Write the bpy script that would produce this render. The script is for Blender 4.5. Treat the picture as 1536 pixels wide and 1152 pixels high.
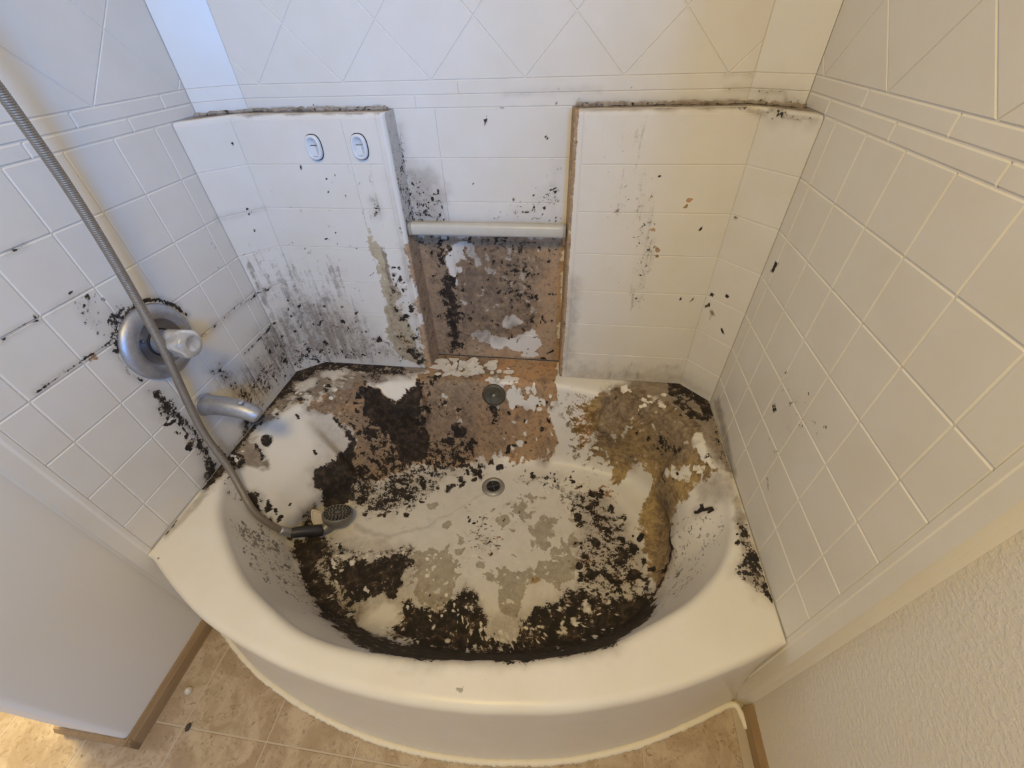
import bpy, bmesh, math, random
import numpy as np
from mathutils import Vector, Matrix
from mathutils.bvhtree import BVHTree

# ------------------------------------------------------------------ scene, camera, light
for o in list(bpy.data.objects):
    bpy.data.objects.remove(o, do_unlink=True)
scene = bpy.context.scene
C = scene.collection
R = math.radians
S = 0.108                                   # moulded wall tile pitch in metres
Z0 = 10.2 * S                               # height of the top of the square tiles (column tops)
ZD = (10.2 - 6.94) * S                      # tub deck
XL, XR, YB = -0.8394, 0.5478, 0.3422        # surround walls left, right, back

FPX, PITCH, YAW, ROLL = 617.12, 0.7266, 0.1603, -0.0424
CAM = np.array([0.8342 * S, -7.4139 * S, 1.4463 * S + Z0])
def cam_axes():
    cp, sp = math.cos(PITCH), math.sin(PITCH)
    cy, sy = math.cos(YAW), math.sin(YAW)
    M = np.array([[cy, -sy, 0], [sy, cy, 0], [0, 0, 1.0]])
    w = M @ np.array([0, cp, -sp]); u = M @ np.array([0, sp, cp]); r = M @ np.array([1.0, 0, 0])
    r2 = math.cos(ROLL) * r + math.sin(ROLL) * u
    u2 = -math.sin(ROLL) * r + math.cos(ROLL) * u
    return r2, u2, w
AX_R, AX_U, AX_W = cam_axes()
cam_data = bpy.data.cameras.new('camera')
cam = bpy.data.objects.new('camera', cam_data); C.objects.link(cam)
cam_data.sensor_width = 36; cam_data.sensor_fit = 'HORIZONTAL'
cam_data.lens = FPX * 36 / 1536; cam_data.clip_start = 0.02
m = Matrix.Identity(4)
for i in range(3):
    m[i][0] = AX_R[i]; m[i][1] = AX_U[i]; m[i][2] = -AX_W[i]; m[i][3] = CAM[i]
cam.matrix_world = m
scene.camera = cam

world = bpy.data.worlds.new('world'); scene.world = world; world.use_nodes = True
world.node_tree.nodes['Background'].inputs[0].default_value = (0.55, 0.65, 0.85, 1)
world.node_tree.nodes['Background'].inputs[1].default_value = 0.3

def area(name, loc, target, sx, sy, power, col, spread=180):
    l = bpy.data.lights.new(name, 'AREA'); l.shape = 'RECTANGLE'; l.size = sx; l.size_y = sy
    l.energy = power; l.color = col; l.spread = R(spread)
    o = bpy.data.objects.new(name, l); C.objects.link(o); o.location = loc
    d = Vector(target) - Vector(loc); o.rotation_euler = d.to_track_quat('-Z', 'Y').to_euler()
    return o
# daylight through an unseen window added behind the camera; warm ceiling lamp and a lamp beyond the partition
area('window_daylight', (1.12, -2.62, 1.62), (-0.5, 0.3, 1.2), 0.6, 0.85, 72, (0.04, 0.35, 1.0))
area('ceiling_lamp_light', (-0.15, -1.15, 2.24), (-0.12, -0.75, 0.0), 0.35, 0.35, 18, (1.0, 0.69, 0.14))
area('hall_lamp_light', (-1.6, -0.42, 1.9), (-1.4, -0.75, 0.0), 0.3, 0.3, 38, (1.0, 0.78, 0.32))
scene.view_settings.view_transform = 'Standard'
scene.view_settings.look = 'None'
scene.view_settings.gamma = 1
scene.view_settings.exposure = 0.0

# ------------------------------------------------------------------ small maths
def ray(u, v):
    d = (u - 768) / FPX * AX_R - (v - 576) / FPX * AX_U + AX_W
    return d
def onx(u, v, X): d = ray(u, v); return CAM + d * (X - CAM[0]) / d[0]
def ony(u, v, Y): d = ray(u, v); return CAM + d * (Y - CAM[1]) / d[1]
def onz(u, v, Z): d = ray(u, v); return CAM + d * (Z - CAM[2]) / d[2]
def sstep(a, b, x):
    t = np.clip((np.asarray(x, float) - a) / (b - a), 0, 1); return t * t * (3 - 2 * t)
def _hash(ix, iy, seed):
    h = (ix.astype(np.int64) * 374761393 + iy.astype(np.int64) * 668265263 + seed * 1442695041) & 0xffffffff
    h = ((h ^ (h >> 13)) * 1274126177) & 0xffffffff
    h = h ^ (h >> 16)
    return (h & 0xffff) / 65535.0
def vnoise(x, y, seed=0):
    ix = np.floor(x); iy = np.floor(y); fx = x - ix; fy = y - iy
    fx = fx * fx * (3 - 2 * fx); fy = fy * fy * (3 - 2 * fy)
    a = _hash(ix, iy, seed); b = _hash(ix + 1, iy, seed); c = _hash(ix, iy + 1, seed); d = _hash(ix + 1, iy + 1, seed)
    return (a * (1 - fx) + b * fx) * (1 - fy) + (c * (1 - fx) + d * fx) * fy
def fbm(x, y, seed=0, n=3):
    t = 0; a = 0.5; s = 0
    for k in range(n):
        t = t + a * vnoise(x * 2 ** k, y * 2 ** k, seed + k * 17); s += a; a *= 0.5
    return t / s

# ------------------------------------------------------------------ objects
def link(name, data, parent=None):
    o = bpy.data.objects.new(name, data); C.objects.link(o)
    if parent: o.parent = parent
    return o
def wloc(o):
    p = Vector((0, 0, 0))
    while o is not None:
        p += o.location; o = o.parent
    return p
def tag(o, label=None, cat=None, group=None, kind=None):
    if label: o['label'] = label
    if cat: o['category'] = cat
    if group: o['group'] = group
    if kind: o['kind'] = kind
    return o
def mesh(name, V, F, mat, parent=None, smooth=False, A=None, B=None, base=None):
    """V in world metres. base = world point for the object's origin (defaults to the parent's)."""
    V = np.asarray(V, float)
    org = np.array(wloc(parent)) if parent else np.zeros(3)
    me = bpy.data.meshes.new(name)
    loc = np.zeros(3)
    if base is not None: loc = np.asarray(base, float) - org
    me.from_pydata((V - org - loc).tolist(), [], [tuple(f) for f in F])
    if smooth:
        me.polygons.foreach_set('use_smooth', [True] * len(me.polygons))
    for nm, D in (('stA', A), ('stB', B)):
        if D is not None:
            at = me.attributes.new(nm, 'FLOAT_COLOR', 'POINT')
            col = np.ones((len(V), 4)); col[:, :3] = D
            at.data.foreach_set('color', col.astype(np.float32).ravel())
    me.materials.append(mat); me.update()
    o = link(name, me, parent); o.location = loc
    return o
def empty(name, loc):
    o = link(name, None); o.location = loc; o.empty_display_size = 0.05
    return o
def grid_faces(nu, nv, wrap=False, off=0):
    F = []
    for i in range(nu if wrap else nu - 1):
        j = (i + 1) % nu
        for k in range(nv - 1):
            F.append((off + i * nv + k, off + j * nv + k, off + j * nv + k + 1, off + i * nv + k + 1))
    return F
class MB:
    """collects shapes for one mesh"""
    def __init__(s): s.V = []; s.F = []
    def add(s, V, F):
        o = len(s.V); s.V += [tuple(map(float, v)) for v in V]; s.F += [tuple(i + o for i in f) for f in F]; return s
    def box(s, lo, hi):
        x0, y0, z0 = lo; x1, y1, z1 = hi
        V = [(x0, y0, z0), (x1, y0, z0), (x1, y1, z0), (x0, y1, z0), (x0, y0, z1), (x1, y0, z1), (x1, y1, z1), (x0, y1, z1)]
        return s.add(V, [(3, 2, 1, 0), (4, 5, 6, 7), (0, 1, 5, 4), (1, 2, 6, 5), (2, 3, 7, 6), (3, 0, 4, 7)])
    def lathe(s, prof, M, n=32, caps=True):
        """prof: (r, h) list, around local Z of matrix M"""
        V = []
        for i in range(n):
            a = 2 * math.pi * i / n
            for r, h in prof:
                V.append(M @ Vector((r * math.cos(a), r * math.sin(a), h)))
        F = [tuple(reversed(f)) for f in grid_faces(n, len(prof), True)]
        k = len(prof)
        F = [tuple(reversed(f)) for f in F]
        if caps:
            F.append(tuple(i * k for i in reversed(range(n)))); F.append(tuple(i * k + k - 1 for i in range(n)))
        return s.add(V, F)
    def tube(s, P, rad, n=10):
        P = [Vector(p) for p in P]
        rads = rad if hasattr(rad, '__len__') else [rad] * len(P)
        t0 = (P[1] - P[0]).normalized()
        up = Vector((0, 0, 1)) if abs(t0.z) < 0.9 else Vector((1, 0, 0))
        nrm = t0.cross(up).normalized(); V = []
        for i, p in enumerate(P):
            t = (P[min(i + 1, len(P) - 1)] - P[max(i - 1, 0)]).normalized()
            nrm = (nrm - t * nrm.dot(t)).normalized(); b = t.cross(nrm)
            for k in range(n):
                a = 2 * math.pi * k / n
                V.append(p + (nrm * math.cos(a) + b * math.sin(a)) * rads[i])
        F = []
        for i in range(len(P) - 1):
            for k in range(n):
                k2 = (k + 1) % n
                F.append((i * n + k, i * n + k2, (i + 1) * n + k2, (i + 1) * n + k))
        F.append(tuple(reversed(range(n)))); F.append(tuple((len(P) - 1) * n + k for k in range(n)))
        return s.add(V, F)
    def build(s, name, mat, parent=None, smooth=False, base=None):
        return mesh(name, s.V, s.F, mat, parent, smooth, base=base)
def catmull(P, n=8, closed=False):
    P = [np.asarray(p, float) for p in P]; out = []; N = len(P)
    rng = range(N) if closed else range(N - 1)
    for i in rng:
        if closed: a, b, c, d = P[i - 1], P[i], P[(i + 1) % N], P[(i + 2) % N]
        else: a, b, c, d = P[max(i - 1, 0)], P[i], P[i + 1], P[min(i + 2, N - 1)]
        for k in range(n):
            t = k / n
            out.append(0.5 * ((2 * b) + (c - a) * t + (2 * a - 5 * b + 4 * c - d) * t * t + (3 * b - a - 3 * c + d) * t ** 3))
    if not closed: out.append(P[-1])
    return out

# ------------------------------------------------------------------ materials
class NT:
    def __init__(s, name):
        s.mat = bpy.data.materials.new(name); s.mat.use_nodes = True
        s.t = s.mat.node_tree; s.b = s.t.nodes['Principled BSDF']
    def n(s, typ, **kw):
        x = s.t.nodes.new(typ)
        for k, v in kw.items(): setattr(x, k, v)
        return x
    def l(s, a, b): s.t.links.new(a, b)
    def put(s, sock, v):
        if hasattr(v, 'is_output'): s.l(v, sock)
        elif isinstance(v, (tuple, list)) and len(v) == 3 and sock.type == 'RGBA': sock.default_value = (*v, 1)
        else: sock.default_value = v
    def math(s, op, a, b=0.0, c=None, clamp=False):
        x = s.n('ShaderNodeMath', operation=op, use_clamp=clamp)
        s.put(x.inputs[0], a); s.put(x.inputs[1], b)
        if c is not None: s.put(x.inputs[2], c)
        return x.outputs[0]
    def mix(s, f, a, b):
        x = s.n('ShaderNodeMix', data_type='RGBA'); s.put(x.inputs[0], f); s.put(x.inputs[6], a); s.put(x.inputs[7], b)
        return x.outputs[2]
    def rng(s, v, a, b, c=0.0, d=1.0, smooth=True):
        x = s.n('ShaderNodeMapRange', interpolation_type='SMOOTHSTEP' if smooth else 'LINEAR')
        s.put(x.inputs[0], v); s.put(x.inputs[1], a); s.put(x.inputs[2], b); s.put(x.inputs[3], c); s.put(x.inputs[4], d)
        return x.outputs[0]
    def pos(s, scale=None):
        g = s.n('ShaderNodeNewGeometry').outputs['Position']
        if scale is None: return g
        x = s.n('ShaderNodeMapping'); s.l(g, x.inputs[0]); x.inputs['Scale'].default_value = scale
        return x.outputs[0]
    def noise(s, vec, scale, detail=4, rough=0.55, dist=0.0):
        x = s.n('ShaderNodeTexNoise'); s.l(vec, x.inputs['Vector'])
        x.inputs['Scale'].default_value = scale; x.inputs['Detail'].default_value = detail
        x.inputs['Roughness'].default_value = rough; x.inputs['Distortion'].default_value = dist
        return x.outputs['Fac']
    def voro(s, vec, scale, feature='F1'):
        x = s.n('ShaderNodeTexVoronoi', feature=feature); s.l(vec, x.inputs['Vector']); x.inputs['Scale'].default_value = scale
        return x.outputs['Distance']
    def bump(s, h, strength, dist=0.01):
        x = s.n('ShaderNodeBump'); s.put(x.inputs['Strength'], strength); s.put(x.inputs['Distance'], dist); s.l(h, x.inputs['Height'])
        s.l(x.outputs[0], s.b.inputs['Normal'])
def plain(name, col, rough=0.5, metal=0.0, noise_amt=0.0, nscale=30, bump=0.0, bscale=200, trans=0.0, bdist=0.002):
    q = NT(name); q.b.inputs['Roughness'].default_value = rough; q.b.inputs['Metallic'].default_value = metal
    q.b.inputs['Transmission Weight'].default_value = trans
    if noise_amt:
        n = q.noise(q.pos(), nscale, 5, 0.6)
        q.l(q.mix(n, tuple(c * (1 - noise_amt) for c in col), tuple(min(1, c * (1 + noise_amt)) for c in col)), q.b.inputs['Base Color'])
    else: q.b.inputs['Base Color'].default_value = (*col, 1)
    if bump: q.bump(q.noise(q.pos(), bscale, 3, 0.5), bump, bdist)
    return q.mat

def stained(name, base, rough, wall):
    """white plastic with mould, rust and wear driven by the two stain attributes of the mesh
       stA = black mould, tan rust, ochre     stB = worn grey, brown film, speckle / streak"""
    q = NT(name); P = q.pos()
    aA = q.n('ShaderNodeAttribute', attribute_name='stA'); aB = q.n('ShaderNodeAttribute', attribute_name='stB')
    sA = q.n('ShaderNodeSeparateColor'); sB = q.n('ShaderNodeSeparateColor')
    q.l(aA.outputs['Color'], sA.inputs[0]); q.l(aB.outputs['Color'], sB.inputs[0])
    K, T, O = sA.outputs; G, D, Sx = sB.outputs
    def st(n, lo=0.30, hi=0.70): return q.rng(n, lo, hi, 0.0, 1.0, False)
    big = st(q.noise(P, 9, 4, 0.6)); mid = st(q.noise(P, 46, 6, 0.65, 0.4)); mid2 = st(q.noise(P, 95, 6, 0.65)); fine = st(q.noise(P, 230, 5, 0.65))
    def avg(*L):
        t = None
        for n, w in L:
            x = q.math('MULTIPLY', n, w); t = x if t is None else q.math('ADD', t, x)
        return t
    stre = st(q.noise(q.pos((75, 75, 5)) if wall else q.pos((140, 140, 140)), 1.0, 5, 0.65))
    nK = st(avg((mid, 0.34), (mid2, 0.38), (fine, 0.28)), 0.2, 0.8)
    nG = st(avg((mid, 0.6), (mid2, 0.4)), 0.2, 0.8)
    nT = st(avg((big, 0.25), (mid, 0.45), (mid2, 0.30)), 0.2, 0.8)
    mf = avg((mid, 0.5), (fine, 0.5))
    def cover(a, n, soft):
        """a = share of the surface that is covered; n = evenly spread noise"""
        x = q.math('SUBTRACT', q.math('MULTIPLY', a, 1.06), n)
        return q.math('MULTIPLY', q.rng(x, -soft, soft), q.rng(a, 0.0, 0.05))
    mG = cover(G, nG, 0.05); mT = cover(T, nT, 0.07); mO = cover(O, nT, 0.16)
    mK = cover(K, nK, 0.06)
    mS = cover(Sx, avg((stre, 0.6), (nK, 0.4)) if wall else nK, 0.22 if wall else 0.09)
    D = q.math('MAXIMUM', D, q.math('MULTIPLY', q.rng(K, 0.05, 0.7), 0.70))
    mD = q.math('MULTIPLY', D, q.rng(mf, 0.0, 1.0, 1.0, 0.62, False))
    mD = q.rng(mD, 0.0, 0.66, 0.0, 1.0, False)
    col = q.mix(big, base, tuple(c * k for c, k in zip(base, (0.955, 0.94, 0.905))))
    col = q.mix(mG, col, q.mix(mf, (0.42, 0.35, 0.23), (0.60, 0.52, 0.38)) if wall else q.mix(mf, (0.33, 0.295, 0.23), (0.54, 0.485, 0.385)))
    tan = q.mix(big, (0.50, 0.255, 0.095), (0.41, 0.265, 0.135))
    tan = q.mix(q.rng(nK, 0.05, 0.55, 0.85, 0.0), tan, (0.11, 0.058, 0.025))
    tan = q.mix(q.rng(q.noise(q.pos((60, 60, 7)), 1.0, 4, 0.6), 0.5, 0.72, 0.0, 0.5), tan, (0.17, 0.115, 0.07))
    if wall: tan = q.mix(0.22, tan, (0.52, 0.44, 0.33))
    col = q.mix(q.math('MULTIPLY', mT, 0.94), col, tan)
    och = q.mix(q.rng(nT, 0.1, 0.75), (0.17, 0.10, 0.03), (0.43, 0.28, 0.09))
    col = q.mix(q.math('MULTIPLY', mO, 0.92), col, och)
    film = q.mix(nT, (0.085, 0.058, 0.040), (0.32, 0.24, 0.165))
    col = q.mix(q.math('MULTIPLY', mD, 0.88), col, film)
    col = q.mix(q.math('MULTIPLY', mS, 0.62 if wall else 0.8), col, (0.15, 0.112, 0.085) if wall else (0.10, 0.078, 0.064))
    blk = q.mix(q.rng(mid, 0.35, 0.95), (0.011, 0.008, 0.006), (0.062, 0.038, 0.025))
    col = q.mix(q.math('MULTIPLY', mK, 0.96), col, blk)
    q.l(col, q.b.inputs['Base Color'])
    grub = q.math('MAXIMUM', q.math('MAXIMUM', mK, mD), q.math('MAXIMUM', mT, q.math('MAXIMUM', mO, mG)))
    q.l(q.rng(grub, 0, 1, rough, 0.85, False), q.b.inputs['Roughness'])
    q.b.inputs['Specular IOR Level'].default_value = 0.4
    h = q.math('SUBTRACT', q.math('MULTIPLY', q.math('MULTIPLY', grub, mf), 0.6), q.math('MULTIPLY', q.math('ADD', mG, mT), 0.25))
    q.bump(h, 0.5, 0.003)
    return q.mat

WHITE = (0.76, 0.73, 0.68)
M = {}
M['tub'] = stained('tub_enamel', (0.78, 0.745, 0.685), 0.36, False)
M['surround'] = stained('surround_plastic', WHITE, 0.32, True)
M['surround_clean'] = plain('surround_plastic_clean', WHITE, 0.34, noise_amt=0.03, nscale=7)
def drywall_mat():
    q = NT('painted_drywall'); P = q.pos()
    q.b.inputs['Base Color'].default_value = (0.74, 0.70, 0.64, 1); q.b.inputs['Roughness'].default_value = 0.6
    q.bump(q.rng(q.noise(P, 140, 3, 0.55), 0.42, 0.62), 0.30, 0.0018)
    return q.mat
M['drywall'] = drywall_mat()
M['drywall_smooth'] = plain('smooth_painted_drywall', (0.74, 0.70, 0.64), 0.55, bump=0.12, bscale=260, bdist=0.001)
def vinyl_mat():
    q = NT('vinyl_floor'); P = q.pos()
    a = q.noise(P, 14, 6, 0.65, 0.6); b = q.noise(P, 75, 6, 0.7, 1.5)
    c = q.mix(q.rng(a, 0.35, 0.68), (0.36, 0.265, 0.175), (0.52, 0.42, 0.31))
    c = q.mix(q.rng(b, 0.53, 0.66), c, (0.27, 0.19, 0.12))
    q.l(c, q.b.inputs['Base Color']); q.b.inputs['Roughness'].default_value = 0.5
    q.bump(b, 0.25, 0.002)
    return q.mat
M['vinyl'] = vinyl_mat()
M['vinyl_joint'] = plain('vinyl_joint', (0.50, 0.42, 0.33), 0.6)
def wood_mat():
    q = NT('baseboard_wood'); n = q.noise(q.pos((60, 5, 60)), 1.0, 5, 0.6, 1.0)
    q.l(q.mix(n, (0.20, 0.12, 0.055), (0.42, 0.29, 0.16)), q.b.inputs['Base Color']); q.b.inputs['Roughness'].default_value = 0.45
    return q.mat
M['wood'] = wood_mat()
M['caulk'] = plain('cream_caulk', (0.80, 0.74, 0.62), 0.5, bump=0.4, bscale=60)
M['chrome'] = plain('limescaled_chrome', (0.44, 0.45, 0.49), 0.48, 0.8, noise_amt=0.34, nscale=70, bump=0.25, bscale=160)
M['chrome_dark'] = plain('tarnished_metal', (0.16, 0.16, 0.18), 0.5, 0.7, noise_amt=0.3, nscale=60)
M['steel_hose'] = plain('hose_steel', (0.30, 0.26, 0.21), 0.5, 0.6, noise_amt=0.22, nscale=90)
M['acrylic'] = plain('cloudy_acrylic', (0.72, 0.70, 0.66), 0.28, 0.0, noise_amt=0.2, nscale=60, trans=0.55, bump=0.5, bscale=90)
M['black_plastic'] = plain('dark_grip', (0.022, 0.021, 0.021), 0.45)
M['grey_plastic'] = plain('grimy_grey_plastic', (0.20, 0.185, 0.165), 0.4, 0.3, noise_amt=0.4, nscale=120)
M['black'] = plain('black_hole', (0.012, 0.010, 0.009), 0.7)
M['white_plastic'] = plain('white_plastic', (0.70, 0.72, 0.74), 0.35)
M['bar'] = plain('cream_bar', (0.56, 0.53, 0.46), 0.3, noise_amt=0.14, nscale=28)
M['flake'] = plain('peeled_paint', (0.74, 0.69, 0.60), 0.55, noise_amt=0.1, nscale=80)
M['drain'] = plain('grimy_drain_metal', (0.36, 0.34, 0.30), 0.45, 0.6, noise_amt=0.45, nscale=110)
M['crud'] = stained('crumbling_caulk', (0.50, 0.45, 0.38), 0.8, False)
M['ceiling'] = plain('ceiling_white', (0.78, 0.76, 0.72), 0.8)
M['pane'] = plain('window_glass', (0.9, 0.95, 1.0), 0.05, trans=1.0)
M['lamp'] = plain('lamp_glass', (0.9, 0.85, 0.75), 0.3)

# ------------------------------------------------------------------ geometry of walls and tub (used for stain placing too)
YC_L, YC_R = 0.193, 0.180                    # y of the chamfer on the side walls
XF_L, XF_R = -0.757, 0.470                   # x of the chamfer fold on the column fronts
COL_L, COL_R = -0.363, 0.080                 # inner edges of the two columns
def ycol(z): return 0.257 + (0.285 - 0.257) * (np.asarray(z) - ZD) / (Z0 - ZD)
TC = np.array([-0.155, -0.19]); ZF = 0.05    # basin centre, basin floor height

def closed_r(pts):
    P = np.array(catmull([np.append(p[:2], 0) for p in pts], 10, True))[:, :2] - TC
    a = np.arctan2(P[:, 1], P[:, 0]); r = np.hypot(P[:, 0], P[:, 1]); o = np.argsort(a)
    a = a[o]; r = r[o]
    a = np.concatenate([a - 2 * np.pi, a, a + 2 * np.pi]); r = np.concatenate([r, r, r])
    return lambda th: np.interp(th, a, r)
rim_px = [(328, 750), (335, 800), (360, 860), (400, 905), (450, 945), (520, 970), (600, 982), (680, 987), (760, 987), (840, 982), (920, 962),
          (1010, 915), (1050, 885), (1085, 840), (1098, 790), (1092, 738), (1064, 690), (1020, 640), (965, 610), (900, 592), (830, 578), (740, 574), (640, 574),
          (560, 574), (500, 590), (445, 614), (392, 652), (348, 700)]
rim_r = closed_r([onz(u, v, ZD) for u, v in rim_px])
flo_px = [(452, 800), (447, 840), (500, 920), (600, 958), (700, 977), (760, 981), (850, 971), (930, 942), (978, 890), (998, 835), (1000, 785), (965, 735), (930, 714),
          (850, 694), (760, 689), (680, 694), (600, 706), (545, 730), (490, 768)]
flo_r = closed_r([onz(u, v, ZF) for u, v in flo_px])
out_px = [(222, 833), (260, 885), (310, 935), (400, 990), (500, 1030), (600, 1055), (700, 1068), (760, 1070), (830, 1070), (900, 1062), (1000, 1040), (1100, 1003), (1182, 965)]
front = catmull([np.append(onz(u, v, ZD)[:2], 0) for u, v in out_px], 8)
front = [f[:2] for f in front]; front[0] = np.array([XL + 0.001, front[0][1]]); front[-1] = np.array([XR - 0.001, front[-1][1]])
outline = front + [np.array([XR - 0.001, YB - 0.004]), np.array([XL + 0.001, YB - 0.004])]
def ray_poly(th):
    d = np.array([math.cos(th), math.sin(th)]); best = 0
    for i in range(len(outline)):
        a = outline[i] - TC; e = outline[(i + 1) % len(outline)] - outline[i]
        den = d[0] * e[1] - d[1] * e[0]
        if abs(den) < 1e-12: continue
        t = (a[0] * e[1] - a[1] * e[0]) / den; s_ = (a[0] * d[1] - a[1] * d[0]) / den
        if t > 0 and -1e-6 <= s_ <= 1 + 1e-6: best = max(best, t)
    return best
NTH = 980
TH = [2 * math.pi * i / NTH - math.pi for i in range(NTH)]
for c in (outline[0], outline[-3], outline[-2], outline[-1]):
    TH.append(math.atan2(c[1] - TC[1], c[0] - TC[0]))
TH = np.array(sorted(TH)); NT_ = len(TH)
RF, RR, RO = flo_r(TH), rim_r(TH), np.array([ray_poly(t) for t in TH])
def angof(u, v, z):
    p = onz(u, v, z); return math.atan2(p[1] - TC[1], p[0] - TC[0])
def lobe(th, a, b, sa, sb):
    """1 between angles a and b (radians, any branch), soft sides"""
    d = (th - a + math.pi) % (2 * math.pi) - math.pi
    w = (b - a) % (2 * math.pi)
    d = np.where(d < -1.5, d + 2 * math.pi, d)
    return sstep(-sa, sa, d) * (1 - sstep(w - sb, w + sb, d))
def bulge(th, h):
    """how far the wall is pushed into the basin"""
    d = 0.042 * lobe(th, R(160), R(186), 0.035, 0.06) * sstep(0.0, 0.35, h) * (1 - sstep(0.55, 1.0, h))
    b0, b1 = angof(625, 569, ZD), angof(548, 573, ZD)
    d = d + 0.052 * lobe(th, b0, b1, 0.03, 0.03) * sstep(0.38, 0.80, h) * (1 - 0.75 * sstep(0.86, 1.0, h))
    c0, c1 = angof(980, 612, ZD), angof(915, 595, ZD)
    d = d + 0.035 * lobe(th, c0, c1, 0.04, 0.03) * sstep(0.30, 0.75, h) * (1 - 0.75 * sstep(0.86, 1.0, h))
    d = d + 0.040 * lobe(th, R(-2), R(20), 0.06, 0.04) * sstep(0.0, 0.35, h) * (1 - sstep(0.55, 1.0, h))
    return d
def bez(a, b, c, n):
    t = np.linspace(0, 1, n)[:, None]
    return (1 - t) ** 2 * np.asarray(a) + 2 * t * (1 - t) * np.asarray(b) + t * t * np.asarray(c)
def tub_grid():
    rings = []
    for i, th in enumerate(TH):
        rf, rr, ro = RF[i], RR[i], RO[i]
        rr = min(rr, ro - 0.012)
        P = []
        n0 = 92
        for k in range(n0):
            r = (rf - 0.055) * (k / (n0 - 1)) ** 0.8
            P.append((r, ZF - 0.008 * (1 - r / rf)))
        top = np.array([rr - 0.004, ZD - 0.028]); B = np.array([rf, ZF]); d = top - B
        P += list(bez((rf - 0.055, ZF), B, B + d * 0.18, 10)[1:])
        w = [B + d * (0.18 + 0.82 * k / 48) for k in range(1, 49)]
        P += w
        P += list(bez(top, (rr, ZD), (min(rr + 0.022, ro - 0.008), ZD), 9)[1:])
        r0 = min(rr + 0.022, ro - 0.008); r1 = max(ro - 0.02, r0 + 0.003)
        isfront = (math.sin(th) < 0) and (abs(TC[0] + ro * math.cos(th) - XL) > 0.003) and (abs(TC[0] + ro * math.cos(th) - XR) > 0.003)
        for k in range(1, 17):
            P.append((r0 + (r1 - r0) * k / 16, ZD))
        if isfront:
            P += list(bez((r1, ZD), (ro, ZD), (ro, ZD - 0.022), 7)[1:])
            for k in range(1, 9):
                t = k / 8; P.append((ro + 0.026 * t * t - 0.004 * math.sin(math.pi * t), ZD - 0.022 - (ZD - 0.022) * t))
        else:
            for k in range(1, 7): P.append((r1 + (ro - r1) * k / 6, ZD))
            for k in range(1, 9): P.append((ro, ZD - ZD * k / 8))
        P = np.array(P, float)
        h = np.clip((P[:, 1] - ZF) / (ZD - ZF), 0, 1)
        inside = np.arange(len(P)) < n0 + 9 + 48 + 8
        P[:, 0] -= np.where(inside, bulge(np.full(len(P), th), h), 0)
        xyz = np.stack([TC[0] + P[:, 0] * math.cos(th), TC[1] + P[:, 0] * math.sin(th), P[:, 1]], 1)
        if not isfront:
            xyz[:, 0] = np.clip(xyz[:, 0], XL + 0.001, XR - 0.001)
        else:
            xyz[:, 0] = np.clip(xyz[:, 0], XL - 0.004, XR + 0.02)
        rings.append(xyz)
    return np.array(rings)
TG = tub_grid(); NR = TG.shape[1]
TV = TG.reshape(-1, 3); TF = grid_faces(NT_, NR, True)
# settle marks on the floor: a soft ridge running from the hand shower to the drain
tub_bvh = BVHTree.FromPolygons([Vector(v) for v in TV], TF)

def wall_quads():
    V = []; F = []
    def quad(a, b, c, d): o = len(V); V.extend([Vector(p) for p in (a, b, c, d)]); F.append((o, o + 1, o + 2, o + 3))
    zb, zt = 0.0, 2.2
    y0, y1 = float(ycol(zb)), float(ycol(Z0))
    quad((XL, -1.2, zb), (XL, YC_L, zb), (XL, YC_L, zt), (XL, -1.2, zt))
    quad((XR, -1.2, zb), (XR, YC_R, zb), (XR, YC_R, zt), (XR, -1.2, zt))
    for (xa, xb, xw, yc) in ((XF_L, COL_L, XL, YC_L), (XF_R, COL_R, XR, YC_R)):
        quad((xa, y0, zb), (xb, y0, zb), (xb, y1, Z0), (xa, y1, Z0))
        quad((xw, yc, zb), (xa, y0, zb), (xa, y1, Z0), (xw, yc, Z0))
    quad((-1.2, YB, zb), (1.0, YB, zb), (1.0, YB, zt), (-1.2, YB, zt))
    return BVHTree.FromPolygons(V, F)
wall_bvh = wall_quads()
PLAN = [np.array(p) for p in ((XL, -1.2), (XL, YC_L), (XF_L, 0.27), (XF_R, 0.27), (XR, YC_R), (XR, -1.2))]
def chart_wall(P):
    P = np.atleast_2d(P); best = np.full(len(P), 1e9); U = np.zeros(len(P)); off = 0
    for i in range(len(PLAN) - 1):
        a, b = PLAN[i], PLAN[i + 1]; e = b - a; L = np.hypot(*e); e = e / L
        t = np.clip((P[:, :2] - a) @ e, 0, L); d = np.hypot(*(P[:, :2] - a - t[:, None] * e).T)
        k = d < best; best[k] = d[k]; U[k] = off + t[k]; off += L
    return np.stack([U, P[:, 2]], 1)
CH = np.array([-0.155, -0.10, 1.25])          # point above the basin from which its surface is unrolled
def chart_tub(P):
    P = np.atleast_2d(P); d = P - CH; z = np.maximum(-d[:, 2], 0.2)
    return d[:, :2] / z[:, None]

def cast(u, v, where):
    d = ray(u, v); d = d / np.linalg.norm(d)
    if where == 'W':
        h = wall_bvh.ray_cast(Vector(CAM), Vector(d))[0]
        return np.array(h) if h else onx(u, v, XL)
    h = tub_bvh.ray_cast(Vector(CAM), Vector(d))
    if h[0] is None: return onz(u, v, ZD)
    return np.array(h[0])

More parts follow.
